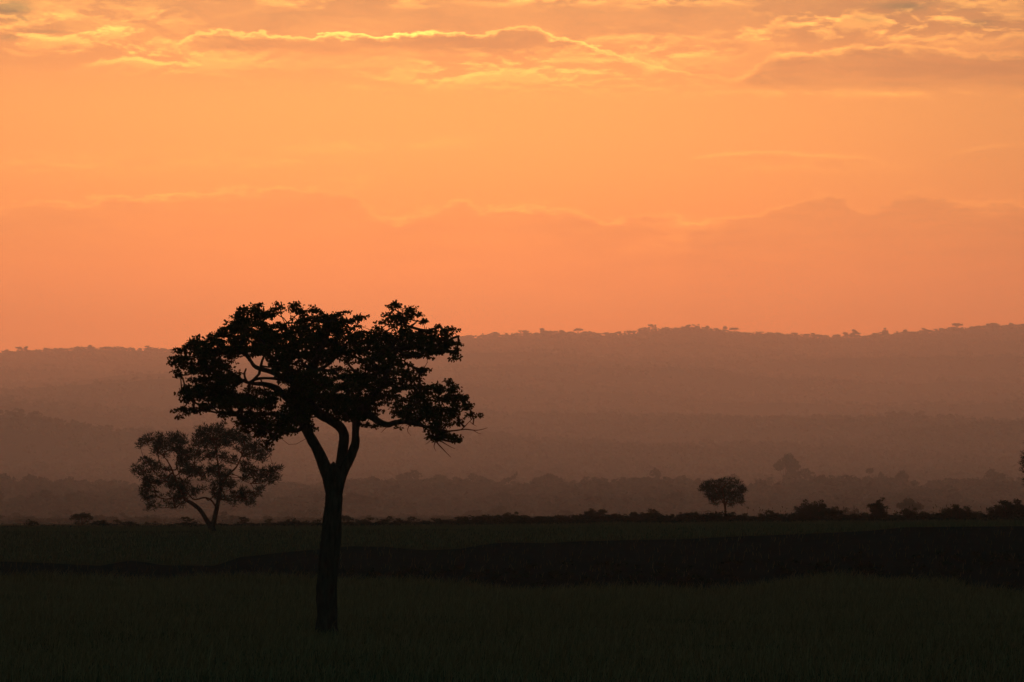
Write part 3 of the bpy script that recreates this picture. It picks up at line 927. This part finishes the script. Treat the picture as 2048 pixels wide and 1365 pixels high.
G_R = 'hazy trees on the far ridge skyline'
small = 'small hazy crown among many like it on the skyline of the far ridge'
RT = [
    (43, 693, 11, 'open', 'hazy spreading tree on the left skyline, leftmost that stands up'), (92, 695, 7, 'dome', 'small round hazy tree on the left skyline right of the spreading one'),
    (128, 698, 6, 'dome', small), (178, 691, 12, 'dome', 'largest round hazy tree on the left skyline'), (215, 693, 12, 'dome', 'hazy tree on the left skyline just right of the largest round one'),
    (242, 694.5, 7, 'dome', small), (263, 694, 6, 'dome', small), (296, 692, 9, 'open', 'hazy ragged tree on the left skyline nearest the big tree'),
    (937, 670, 12, 'dome', 'hazy tree on the skyline nearest the right tips of the big tree'), (989, 664.5, 10, 'dome', 'hazy rounded tree on the skyline right of the big tree crown'),
    (1047, 660, 9, 'open', 'open-crowned hazy tree on the skyline over the middle of the picture'), (1087, 657, 11, 'dome', 'broad hazy tree left of a pair of tiny ones on the skyline'),
    (1111, 661, 4.5, 'dome', 'left one of the pair of tiny hazy trees on the skyline'), (1124, 661.5, 5, 'umbrella', 'right one of the pair of tiny hazy trees on the skyline'),
    (1156, 656.5, 9, 'umbrella', 'hazy flat-topped tree on the skyline right of the pair of tiny ones'), (1173, 662, 8, 'dome', small),
    (1193, 667, 7, 'dome', small), (1217, 664.5, 10, 'dome', small), (1238, 664, 8, 'dome', small), (1261, 662.5, 7, 'dome', small),
    (1288, 656, 11, 'dome', 'hazy tree on the skyline just left of the tall thin one'), (1305, 647, 8, 'open', 'tall thin open-crowned hazy tree on the skyline'),
    (1376, 650, 8, 'dome', 'hazy tree, left of two close together on the central hump of the skyline'), (1391, 649, 8, 'open', 'hazy open-crowned tree, right of two close together on the central hump of the skyline'),
    (1413, 652, 7, 'dome', 'hazy round tree on the skyline right of the close pair'), (1451, 653.5, 7, 'tall', 'hazy narrow tree on the skyline above the small round-headed tree'),
    (1469, 655, 9, 'umbrella', 'hazy umbrella tree on the skyline above and right of the small round-headed tree'), (1520, 663.5, 7, 'open', small),
    (1551, 665.5, 10, 'open', small), (1588, 665.5, 6, 'umbrella', small), (1621, 665, 11, 'dome', 'hazy round tree beside the lowest notch of the right skyline'),
    (1674, 670, 10, 'dome', small), (1693, 665, 10, 'dome', 'hazy tree left of the large round crown on the right skyline'), (1710, 659.5, 13, 'dome', 'large round hazy crown on the right skyline'),
    (1734, 671, 8, 'dome', small), (1752, 665, 8, 'dome', small), (1769, 656.5, 9, 'tall', 'hazy upright tree on the right skyline'),
    (1809, 660, 13, 'dome', 'hazy dome tree on the right skyline, right of the upright one'), (1847, 657, 12, 'dome', small), (1879, 655.5, 10, 'dome', small),
    (1914, 646, 14, 'umbrella', 'largest hazy umbrella tree on the right skyline'), (1956, 652.5, 8, 'dome', small), (1987, 646.5, 12, 'umbrella', 'hazy umbrella tree on the skyline close to the right edge'),
    (2008, 652, 7, 'dome', small), (2024, 646.5, 11, 'dome', 'hazy round tree on the skyline close to the right edge'), (2044, 648, 9, 'dome', 'hazy tree on the skyline cut by the right edge'),
]
for px, top, hw, kind, lab in RT:
    d = 13950.0
    # stand on the crest: crown reaches the traced top
    kind = 'bushy' if kind == 'dome' else kind
    o = far_thing(px, top - 1.5, hw * 1.12, d, lab, kind, 'ridge_tree', G_R, M_HILLWOOD, nf=420, leaf=0.10)


# ------------------------------------------------------------------ woodland stuff
def stamp(protos, pos, sw, sh):
    mbs = MB()
    k = rng.integers(0, len(protos), len(pos))
    for j, (V, Q) in enumerate(protos):
        ids = np.where(k == j)[0]
        if not len(ids):
            continue
        a = rng.uniform(0, 6.28, len(ids))
        c, s_ = np.cos(a)[:, None], np.sin(a)[:, None]
        X = (V[None, :, 0] * c - V[None, :, 1] * s_) * sw[ids][:, None] + pos[ids][:, 0:1]
        Y = (V[None, :, 0] * s_ + V[None, :, 1] * c) * sw[ids][:, None] + pos[ids][:, 1:2]
        Z = V[None, :, 2] * sh[ids][:, None] + pos[ids][:, 2:3]
        VV = np.stack([X, Y, Z], -1).reshape(-1, 3)
        QQ = (Q[None] + (np.arange(len(ids)) * len(V))[:, None, None]).reshape(-1, 4)
        mbs.add(VV, None, QQ)
    return mbs


def scatter(n, d0, d1, px0, px1, power=1.0):
    d = (d0 ** (power + 1) + rng.uniform(0, 1, n) * (d1 ** (power + 1) - d0 ** (power + 1))) ** (1 / (power + 1))
    px = rng.uniform(px0, px1, n)
    d = FD(d)
    z = ground_z(px, d)
    return np.stack([(px - 1024) / F * d, d, z], 1), px, d


pr = [far_tree(k, 110, 900 + i, 0.10)[:2] for i, k in enumerate(['dome', 'bushy', 'dome', 'bushy', 'bushy', 'bushy'])]
pos, px, d = scatter(6500, 2450, 3550, -900, 3000)
hh = 10.0 + 12.0 * np.clip(wob(pos[:, 0], pos[:, 1] * 1.3, 210, 3) + 0.5, 0, 1.3) * rng.uniform(0.5, 1.1, len(pos))
ww = hh * rng.uniform(1.0, 1.9, len(pos))
pos[:, 2] -= 0.4
mbw = stamp(pr, pos, ww, hh)
pos, px, d = scatter(3600, 1450, 2450, -900, 3000)
hh = rng.uniform(3.0, 8.0, len(pos)) * np.interp(d, [2000, 4000], [0.75, 1.15])
mbs2 = stamp(pr, pos, hh * rng.uniform(1.3, 2.2, len(pos)), hh)
for V, Q in zip(mbs2.V, mbs2.Q):
    pass
mbw2 = MB()
for m_ in (mbw, mbs2):
    off = mbw2.n
    for V in m_.V:
        mbw2.V.append(V)
    for Q in m_.Q:
        mbw2.Q.append(Q + off)
    mbw2.n += m_.n
tag(mbw2.build('woodland', M_WOOD), kind='stuff')

pr = [far_tree(k, 26, 950 + i, 0.22)[:2] for i, k in enumerate(['dome', 'bushy', 'dome', 'bushy', 'bushy'])]
pos = np.concatenate([scatter(15000, 4250, 7500, -1000, 3050)[0], scatter(20000, 7500, 13700, -1000, 3050)[0]])
hh = rng.uniform(8.0, 16.5, len(pos)) * (1 + 0.5 * np.clip(wob(pos[:, 0], pos[:, 1], 700, 3), -0.6, 1))
mbh = stamp(pr, pos, hh * rng.uniform(1.1, 1.9, len(pos)), hh)
n2 = 2400
d = FD(13960 + rng.normal(0, 60, n2))
px = rng.uniform(-900, 2950, n2)
pos = np.stack([(px - 1024) / F * d, d, ground_z(px, d)], 1)
hh = rng.uniform(7, 21, n2) * (0.8 + 0.4 * rng.uniform(0, 1, n2) ** 3)
m2 = stamp(pr, pos, hh * rng.uniform(1.2, 2.2, n2), hh)
mm = MB()
for m_ in (mbh, m2):
    off = mm.n
    mm.V += m_.V
    mm.Q += [Q + off for Q in m_.Q]
    mm.n += m_.n
tag(mm.build('hillside_woodland', M_HILLWOOD), kind='stuff')


# ------------------------------------------------------------------ grass, scrub, weeds
def blades(n, d0, d1, px0, px1, h0, h1, wid, lean=0.35, dens=None):
    pos, px, d = scatter(n, d0, d1, px0, px1)
    if dens is not None:
        keep = rng.uniform(0, 1, n) < dens(pos[:, 0], pos[:, 1])
        pos = pos[keep]
    n = len(pos)
    h = rng.uniform(h0, h1, n) * (0.75 + 0.35 * wob(pos[:, 0], pos[:, 1], 9, 3))
    h = np.maximum(h, 0.12)
    a = rng.uniform(0, 6.28, n)
    ln = rng.normal(0.12, lean, (n, 2)) * h[:, None]
    w = wid * rng.uniform(0.6, 1.4, n)
    sx, sy = np.cos(a) * w / 2, np.sin(a) * w / 2
    zz = np.zeros(n)
    b = pos.copy()
    b[:, 2] -= 0.03
    m = pos + np.stack([ln[:, 0] * 0.35, ln[:, 1] * 0.35, h * 0.6], 1)
    t = pos + np.stack([ln[:, 0], ln[:, 1], h], 1)
    s_ = np.stack([sx, sy, zz], 1)
    V = np.stack([b - s_, b + s_, m + s_ * 0.8, m - s_ * 0.8, t], 1).reshape(-1, 3)
    i = np.arange(n) * 5
    Q = np.stack([i, i + 1, i + 2, i + 3], 1)
    T = np.stack([i + 3, i + 2, i + 4], 1)
    return V, T, Q


mb = MB()
mb.add(*blades(170000, 124, 287, -260, 2310, 0.22, 0.55, 0.022))
mb.add(*blades(26000, 272, 288, -260, 2310, 0.4, 0.95, 0.03))
mb.add(*blades(9000, 130, 284, -260, 2310, 0.6, 1.05, 0.02, 0.28))
mb.add(*blades(500, D1 - 1.6, D1 - 0.4, 600, 705, 0.2, 0.45, 0.022))
tag(mb.build('grass', M_GRASS), kind='stuff')
mb = MB()
mb.add(*blades(110000, 331.5, 700, -260, 2310, 0.18, 0.45, 0.05))
mb.add(*blades(2600, 309, 330, -260, 2310, 0.2, 0.5, 0.03))
tag(mb.build('dry_grass', M_DRYGRASS), kind='stuff')
# low scrub: bank face and the far edge of the plain
mb = MB()
pos, px, d = scatter(900, 309, 322, -260, 2310)
lo = [far_tree('bushy', 90, 980 + i, 0.085)[:2] for i in range(5)]
hh = rng.uniform(0.15, 0.5, len(pos))
m1 = stamp(lo, pos, hh * 2.0, hh)
pos, px, d = scatter(3400, 505, 720, -260, 2310)
hh = rng.uniform(0.25, 0.75, len(pos)) * np.interp(px, [-300, 300, 850, 1300, 2300], [0.4, 0.65, 1.15, 1.3, 1.7])
hh = np.where(rng.uniform(0, 1, len(px)) < np.interp(px, [0, 850, 950, 2300], [0.02, 0.05, 0.16, 0.12]), hh * 0.5 + rng.uniform(0.7, 1.25, len(px)), hh)
pos[:, 2] -= 0.05
m2 = stamp(lo, pos, hh * rng.uniform(1.2, 2.4, len(hh)), hh)
mm = MB()
for m_ in (m1, m2):
    off = mm.n
    mm.V += m_.V
    mm.Q += [Q + off for Q in m_.Q]
    mm.n += m_.n
tag(mm.build('scrub', M_SCRUB), kind='stuff')
# thin weed stalks with seed heads among the right-hand bushes
mb = MB()
for i in range(90):
    px_ = random.choice([random.gauss(1905, 40), random.uniform(1490, 2040), random.gauss(1560, 30), random.gauss(1880, 25)])
    d_ = random.uniform(530, 560)
    b = gpos(px_, d_)
    h = random.uniform(0.6, 1.75)
    tip = b + np.array([random.gauss(0, 0.12), random.gauss(0, 0.1), h])
    tube(mb, catmull([b, (b + tip) / 2 + rng.normal(0, .03, 3), tip], 3), np.linspace(0.009, 0.005, 7), 4)
    for q in range(random.choice([1, 1, 2])):
        c = tip + np.array([random.gauss(0, 0.06), random.gauss(0, 0.06), -q * 0.12])
        tube(mb, [c - (0, 0, .04), c, c + (0, 0, .05), c + (0, 0, .07)], [0.02, 0.045, 0.035, 0.01], 6)
tag(mb.build('tall_weeds', M_SCRUB), kind='stuff')

# ------------------------------------------------------------------ haze
bx0, bx1, by0, by1, bz0, bz1 = -14500, 14500, -420, 28800, -11, 950
V = [(x, y, z) for x in (bx0, bx1) for y in (by0, by1) for z in (bz0, bz1)]
Q = [(0, 1, 3, 2), (4, 6, 7, 5), (0, 4, 5, 1), (2, 3, 7, 6), (0, 2, 6, 4), (1, 5, 7, 3)]
hz = mesh_obj('haze', V, None, Q)
tag(hz, kind='stuff')
hm = bpy.data.materials.new('haze_air')
hm.use_nodes = True
nt = hm.node_tree
nt.nodes.remove(nt.nodes['Principled BSDF'])
pv = nt.nodes.new('ShaderNodeVolumePrincipled')
pv.inputs['Color'].default_value = (0.32, 0.72, 1.0, 1)
pv.inputs['Absorption Color'].default_value = (1, 1, 1, 1)
pv.inputs['Density'].default_value = 8.1e-5
pv.inputs['Anisotropy'].default_value = 0.71
nt.links.new(pv.outputs[0], nt.nodes['Material Output'].inputs['Volume'])
hz.data.materials.append(hm)

# ------------------------------------------------------------------ sky
SUN_EL, SUN_AZ = 7.0, -1.2       # degrees above horizon, degrees right of +Y
w = bpy.data.worlds.new('World')
sc.world = w
w.use_nodes = True
WN, WL = w.node_tree.nodes, w.node_tree.links
WN.clear()


class E:
    def __init__(s, sock):
        s.s = sock

    def _m(a, op, b=None, c=None, clamp=False):
        n = WN.new('ShaderNodeMath')
        n.operation = op
        n.use_clamp = clamp
        for i, v in enumerate((a, b, c)):
            if v is None:
                continue
            if isinstance(v, E):
                WL.new(v.s, n.inputs[i])
            else:
                n.inputs[i].default_value = float(v)
        return E(n.outputs[0])

    def __add__(a, b): return a._m('ADD', b)
    def __radd__(a, b): return a._m('ADD', b)
    def __sub__(a, b): return a._m('SUBTRACT', b)
    def __rsub__(a, b): return E._m(b, 'SUBTRACT', a)
    def __mul__(a, b): return a._m('MULTIPLY', b)
    def __rmul__(a, b): return a._m('MULTIPLY', b)
    def __truediv__(a, b): return a._m('DIVIDE', b)
    def max(a, b): return a._m('MAXIMUM', b)
    def min(a, b): return a._m('MINIMUM', b)
    def exp(a): return a._m('EXPONENT')


def gaus(x):
    return (x * x * -1.0).exp()


def ss(x, a, b):
    n = WN.new('ShaderNodeMapRange')
    n.interpolation_type = 'SMOOTHSTEP'
    WL.new(x.s, n.inputs[0])
    n.inputs[1].default_value = a
    n.inputs[2].default_value = b
    return E(n.outputs[0])


tc = WN.new('ShaderNodeTexCoord')
sep = WN.new('ShaderNodeSeparateXYZ')
WL.new(tc.outputs['Generated'], sep.inputs[0])
X, Y, Z = (E(o) for o in sep.outputs)
DEG = 180 / math.pi
az = X._m('ARCTAN2', Y) * DEG          # degrees right of the view axis
el = Z._m('ARCSINE') * DEG             # degrees above the horizon
K = F * math.pi / 180                  # survey units per degree
U = az * K + 1024.0
Wv = HZ - el * K


def noise(su, sv, seed, detail=6, rough=0.6, dist=0.0):
    cb = WN.new('ShaderNodeCombineXYZ')
    WL.new((U / su).s, cb.inputs[0])
    WL.new((Wv / sv).s, cb.inputs[1])
    cb.inputs[2].default_value = seed
    n = WN.new('ShaderNodeTexNoise')
    n.inputs['Scale'].default_value = 1.0
    n.inputs['Detail'].default_value = detail
    n.inputs['Roughness'].default_value = rough
    n.inputs['Distortion'].default_value = dist
    WL.new(cb.outputs[0], n.inputs['Vector'])
    return E(n.outputs['Fac'])


def curve(x, pts, x0, x1, y0, y1):
    """smooth curve through pts (x,y)"""
    fac = (x - x0) * (1.0 / (x1 - x0))
    n = WN.new('ShaderNodeFloatCurve')
    c = n.mapping.curves[0]
    pts = sorted(pts)
    q = [((a - x0) / (x1 - x0), (b - y0) / (y1 - y0)) for a, b in pts]
    c.points[0].location = q[0]
    c.points[1].location = q[-1]
    for a in q[1:-1]:
        c.points.new(*a)
    n.mapping.use_clip = False
    n.mapping.update()
    WL.new(fac.s, n.inputs['Value'])
    return E(n.outputs[0]) * (y1 - y0) + y0


def rgb(r, g, b):
    n = WN.new('ShaderNodeCombineXYZ')
    for i, v in enumerate((r, g, b)):
        if isinstance(v, E):
            WL.new(v.s, n.inputs[i])
        else:
            n.inputs[i].default_value = v
    return n.outputs[0]


def vmath(op, a, b):
    n = WN.new('ShaderNodeVectorMath')
    n.operation = op
    for i, v in enumerate((a, b)):
        if isinstance(v, (tuple, list)):
            n.inputs[i].default_value = v
        else:
            WL.new(v, n.inputs[i])
    return n.outputs[0]


def vscale(a, e):
    n = WN.new('ShaderNodeVectorMath')
    n.operation = 'SCALE'
    WL.new(a, n.inputs[0])
    if isinstance(e, E):
        WL.new(e.s, n.inputs[3])
    else:
        n.inputs[3].default_value = e
    return n.outputs[0]


# glow of the veiled sun: three channels as curves of elevation (survey rows), lateral fall-off
Y0, Y1 = -3000.0, 1100.0


def chan(pts):
    return curve(Wv, [(a, b) for a, b in pts], Y0, Y1, 0.0, 1.6)


cR = chan([(-3000, .10), (-1500, .25), (-600, .60), (-200, .86), (0, .93), (120, 1.16), (260, 1.32), (480, 1.27), (640, 1.02), (800, .85), (1100, .6)])
cG = chan([(-3000, .075), (-1500, .16), (-600, .33), (-200, .44), (0, .48), (120, .58), (260, .71), (480, .66), (640, .62), (800, .5), (1100, .3)])
cB = chan([(-3000, .09), (-1500, .12), (-600, .15), (-200, .165), (0, .17), (120, .18), (260, .19), (480, .20), (640, .25), (800, .25), (1100, .15)])
lat = gaus((U - 780.0) / 1900.0)
latwide = gaus(az / 38.0)
front = lat * 0.88 + latwide * 0.12

# --- clouds
nA = noise(95, 40, 1.0, 8, 0.62)
nB = noise(260, 70, 4.0, 6, 0.6)
nC = noise(34, 15, 9.0, 6, 0.65)
wig = (nA - 0.5) * 60.0 + (nC - 0.5) * 34.0


brk = ss(noise(210, 90, 14.0, 4, 0.6), 0.40, 0.60)
tex = ss(noise(180, 26, 17.0, 7, 0.6, 0.3), 0.36, 0.62)


def bank(pts, w_up, w_dn, depth, dark, rim, wamp=1.0, bottom=None, whole=0.0):
    """pts: (u, v, rim strength, body strength). returns rim light, body darkening"""
    ed = curve(U, [(p[0], p[1]) for p in pts], -900, 3000, -200, 700)
    rs = curve(U, [(p[0], p[2]) for p in pts], -900, 3000, 0, 2).max(0.0)
    bs = curve(U, [(p[0], p[3]) for p in pts], -900, 3000, 0, 2).max(0.0)
    t = ed - Wv + wig * wamp            # >0 above the edge
    up = gaus(t.max(0.0) / w_up)
    dn = gaus(t.min(0.0) / w_dn)
    r = up * dn * rs * rim
    r = r * (0.35 + 0.9 * brk + whole)
    fade = (t.min(0.0) / depth).exp() if bottom is None else ss(Wv * -1.0 + bottom + wig * 0.35, -4.0, 22.0)
    body = ss(t * -1.0, -2.0, 9.0) * fade * bs * dark * (0.6 + 0.6 * tex)
    return r, body


banks = [
    # long bright-edged bank
    bank([(-900, 60, 0, 0), (330, 92, 0, 0), (365, 82, .35, .3), (400, 69, .6, .8), (440, 67, .8, 1), (480, 73, .8, 1), (530, 69, 1, 1), (565, 76, 1, 1), (600, 78, .8, .9), (640, 72, .8, .8),
          (700, 71, .9, .8), (760, 75, .9, .8), (800, 68, 1.1, .8), (860, 63, 1.2, .9), (920, 68, 1.0, .9), (970, 70, .8, .9), (1020, 60, .7, .8), (1060, 56, .6, .8), (1110, 72, .6, .7),
          (1180, 95, .5, .6), (1240, 112, .4, .5), (1330, 134, .3, .4), (1440, 155, .1, .2), (1600, 190, 0, 0), (3000, 200, 0, 0)], 2.0, 5.5, 38, .20, 1.0, .8, 114, 0.5),
    # right bank
    bank([(-900, 160, 0, 0), (1440, 172, 0, 0), (1470, 160, .3, .4), (1500, 146, .5, .8), (1530, 122, .6, 1), (1560, 113, .7, 1), (1620, 108, .6, 1), (1680, 105, .7, 1), (1720, 95, .8, 1), (1780, 98, .7, 1.1),
          (1850, 103, .6, 1.1), (1920, 108, .5, 1.1), (2048, 118, .4, 1.1), (2300, 130, .3, 1), (3000, 150, .2, .6)], 3.5, 8, 60, .19, .55, .8, 186, 0.25),
    # faint middle bank
    bank([(-900, 440, .2, .3), (0, 425, .5, .5), (60, 412, .5, .6), (130, 402, .6, .7), (220, 400, .6, .7), (300, 394, .7, .7), (335, 392, .8, .6), (370, 385, .6, .7), (430, 383, .6, .7), (500, 385, .6, .7),
          (560, 377, .8, .8), (620, 381, .7, .8), (680, 384, .7, .8), (712, 394, .7, .8), (740, 425, .6, .8), (785, 437, .6, .8), (830, 426, .6, .8), (880, 422, .6, .8), (912, 406, .6, .8), (960, 413, .6, .8)
          , (1060, 410, .7, .9), (1110, 423, .8, .9), (1170, 424, .8, 1), (1210, 447, .8, 1), (1290, 433, .8, 1), (1360, 434, .7, .9), (1430, 452, .1, .3), (1600, 470, 0, 0), (3000, 480, 0, 0)], 3.5, 11, 150, .15, .29, 1.3),
    bank([(-900, 450, 0, 0), (1330, 450, 0, 0), (1375, 440, .6, .4), (1440, 440, .7, .9), (1500, 434, .6, .9), (1530, 420, .7, .9), (1575, 404, .7, 1), (1630, 400, .7, 1), (1690, 398, .6, 1), (1715, 418, .6, 1), (1760, 412, .5, 1), (1800, 396, .6, 1),
          (1850, 394, .5, 1), (1920, 404, .4, 1), (2048, 410, .4, 1), (3000, 420, .3, .5)], 3.5, 11, 150, .16, .30, 1.2),
    # thin streaks on the right
    bank([(-900, 320, 0, 0), (1360, 322, 0, 0), (1400, 316, .8, .5), (1450, 308, .9, .8), (1550, 307, .9, .8), (1650, 312, .9, .8), (1740, 318, .8, .5), (1790, 334, .3, .1), (1830, 330, .1, .1),
          (1880, 316, .4, .3), (1950, 300, .6, .5), (2048, 290, .6, .6), (2300, 280, .3, .3), (3000, 280, 0, 0)], 3, 5, 26, .08, .2, .3),
    # upper-left bright bank
    bank([(-900, -20, .2, .2), (-100, -20, .4, .3), (60, -6, .6, .3), (100, 12, .8, .4), (140, 32, .9, .5), (190, 44, .9, .4), (250, 50, .9, .3), (300, 62, .8, .2), (335, 80, .2, .1), (400, 95, 0, 0), (3000, 100, 0, 0)],
         4, 30, 50, .02, .38, .7),
]

# brushed wisps: (u, v, ru, rv, strength)
def blobs(lst):
    tot = None
    for u, v, ru, rv, k in lst:
        g = gaus((U - u) / ru) * gaus((Wv - v) / rv) * k
        tot = g if tot is None else tot + g
    return tot


def noise_at(su, sv, seed, dv, detail=8, rough=0.62, dist=0.3):
    global Wv
    keep = Wv
    Wv = Wv + dv
    n = noise(su, sv, seed, detail, rough, dist)
    Wv = keep
    return n


nW = noise_at(120, 36, 21.0, 0.0, 10, 0.66)
nWu = noise_at(120, 36, 21.0, -8.0, 10, 0.66)          # a little higher in the sky
nW2 = noise(60, 22, 33.0, 7, 0.62, 0.2)
den = ss(nW, 0.44, 0.58)
denu = ss(nWu, 0.44, 0.58)
edge = (den - denu).max(0.0)                 # tops of the clouds catch the hidden sun
wisp_env = blobs([(150, 62, 190, 44, 1.6), (290, 118, 120, 22, .8), (430, 125, 150, 25, .7), (1130, 135, 330, 38, .95), (860, 152, 160, 22, .55), (1260, 80, 130, 24, .6), (1390, 100, 60, 16, .8),
                  (1720, 60, 190, 34, 1.1), (1960, 40, 150, 46, 1.1), (1520, 72, 55, 14, 1.0), (480, 3, 90, 12, 1.3), (310, 26, 34, 14, .9), (620, 10, 90, 10, .8), (820, 8, 50, 10, .8), (1060, 0, 110, 14, .9),
                  (1340, 4, 170, 14, 1.0), (1620, 35, 90, 18, .7), (700, 60, 330, 30, .15), (1750, 190, 300, 9, .5), (-400, 40, 300, 60, .6), (2500, 60, 300, 60, .6), (1000, -160, 2500, 90, .7), (500, -420, 2600, 130, .5)])
wisp = (edge * 1.3 + den * 0.95 + ss(nW2, 0.46, 0.62) * den * 0.35) * wisp_env
soft_env = blobs([(120, 330, 200, 22, .7), (700, 290, 140, 16, .5), (880, 285, 80, 10, .5), (340, 395, 30, 16, .6), (700, 365, 40, 14, .7), (800, 432, 60, 18, .6), (1230, 455, 70, 16, .7), (1370, 470, 50, 34, .9),
                  (1830, 378, 40, 14, .9), (1960, 425, 100, 28, .6), (1600, 330, 190, 20, .5), (1290, 500, 60, 16, .5), (1060, 420, 60, 16, .6), (520, 320, 180, 22, .4)])
soft = (ss(nW2 * 0.5 + nW * 0.5, 0.42, 0.58) + edge) * soft_env
# mauve shadowed cloud between the bright wisps at the top, a few grey cores
top_env = ss(Wv * -1.0, -205.0, -20.0)
mauve = ss(nB, 0.40, 0.62) * top_env * 0.16
grey = ss(nA * 0.5 + nB * 0.5, 0.38, 0.50) * blobs([(20, 20, 48, 15, 1.25), (45, 44, 30, 7, .5), (95, 68, 40, 4, .45), (20, 80, 24, 6, .5), (1810, 15, 62, 9, .75), (1740, 42, 40, 7, .5), (1955, 50, 40, 9, .5), (1880, 20, 90, 12, .3), (1400, -2, 40, 6, .3)])

rim = None
body = None
for r, b in banks:
    rim = r if rim is None else rim + r
    body = b if body is None else body + b
shade = (1.0 - body.min(0.6)) * (1.0 - mauve)
gk = grey.min(0.95)
base = rgb(cR * front, cG * front, cB * (front * 0.6 + 0.4 * latwide))
cG = cG * 0.96
lit = rgb(cR * front * shade * (1.0 - gk * 0.62), cG * front * shade * (1.0 - gk * 0.42), cB * (front * 0.6 + 0.4 * latwide) * (1.0 - (1.0 - shade) * 0.45) * (1.0 - gk * 0.1))
hl = rim * 1.25 + wisp * 0.40 + soft * 0.20
glow = vscale((lambda c: c)(rgb(hl * 0.95, hl * 0.62, hl * 0.10)), front)
allc = vmath('ADD', lit, glow)

sky = WN.new('ShaderNodeTexSky')
sky.sky_type = 'NISHITA'
sky.sun_disc = False
sky.sun_elevation = math.radians(SUN_EL)
sky.sun_rotation = math.radians(SUN_AZ)
sky.air_density = 1.0
sky.dust_density = 4.0
sky.ozone_density = 1.0
NISH = 0.06
nis = vscale(sky.outputs[0], (1.0 - gaus(az / 70.0) * gaus(el / 30.0)) * NISH)
# heavy cloud overhead and behind dims the blue
allv = vmath('ADD', vscale(allc, ss(el, -0.5, 0.0)), vmath('MULTIPLY', nis, (0.28, 0.60, 0.53)))
bg = WN.new('ShaderNodeBackground')
WL.new(allv, bg.inputs[0])
bg.inputs[1].default_value = 1.0
out = WN.new('ShaderNodeOutputWorld')
WL.new(bg.outputs[0], out.inputs[0])
w.cycles.sampling_method = 'MANUAL'
w.cycles.sample_map_resolution = 1024

# ------------------------------------------------------------------ sun (veiled by cloud)
sl = bpy.data.lights.new('sun', 'SUN')
sl.energy = 0.5
sl.angle = math.radians(10)
sl.color = (1.0, 0.193, 0.077)
so = bpy.data.objects.new('sun', sl)
COL.objects.link(so)
# lamp shines along its -Z
el_, az_ = math.radians(SUN_EL), math.radians(SUN_AZ)
from mathutils import Vector
dv = Vector((math.sin(az_) * math.cos(el_), math.cos(az_) * math.cos(el_), math.sin(el_)))
so.rotation_euler = dv.to_track_quat('Z', 'Y').to_euler()
so.location = dv * 300

# ------------------------------------------------------------------ camera, render
cam = bpy.data.cameras.new('camera')
cam.lens = 36.0 * F / 2048.0
cam.sensor_width = 36.0
cam.clip_start = 1.0
cam.clip_end = 90000.0
co = bpy.data.objects.new('camera', cam)
COL.objects.link(co)
co.location = (0, 0, ZC)
co.rotation_euler = (math.pi / 2 + PITCH, 0, 0)
sc.camera = co
sc.view_settings.view_transform = 'Standard'
sc.view_settings.look = 'None'
sc.view_settings.exposure = 0.0
sc.view_settings.gamma = 1.0
sc.cycles.use_denoising = True
sc.cycles.max_bounces = 6
sc.cycles.diffuse_bounces = 2
sc.cycles.volume_bounces = 1
sc.cycles.transparent_max_bounces = 8
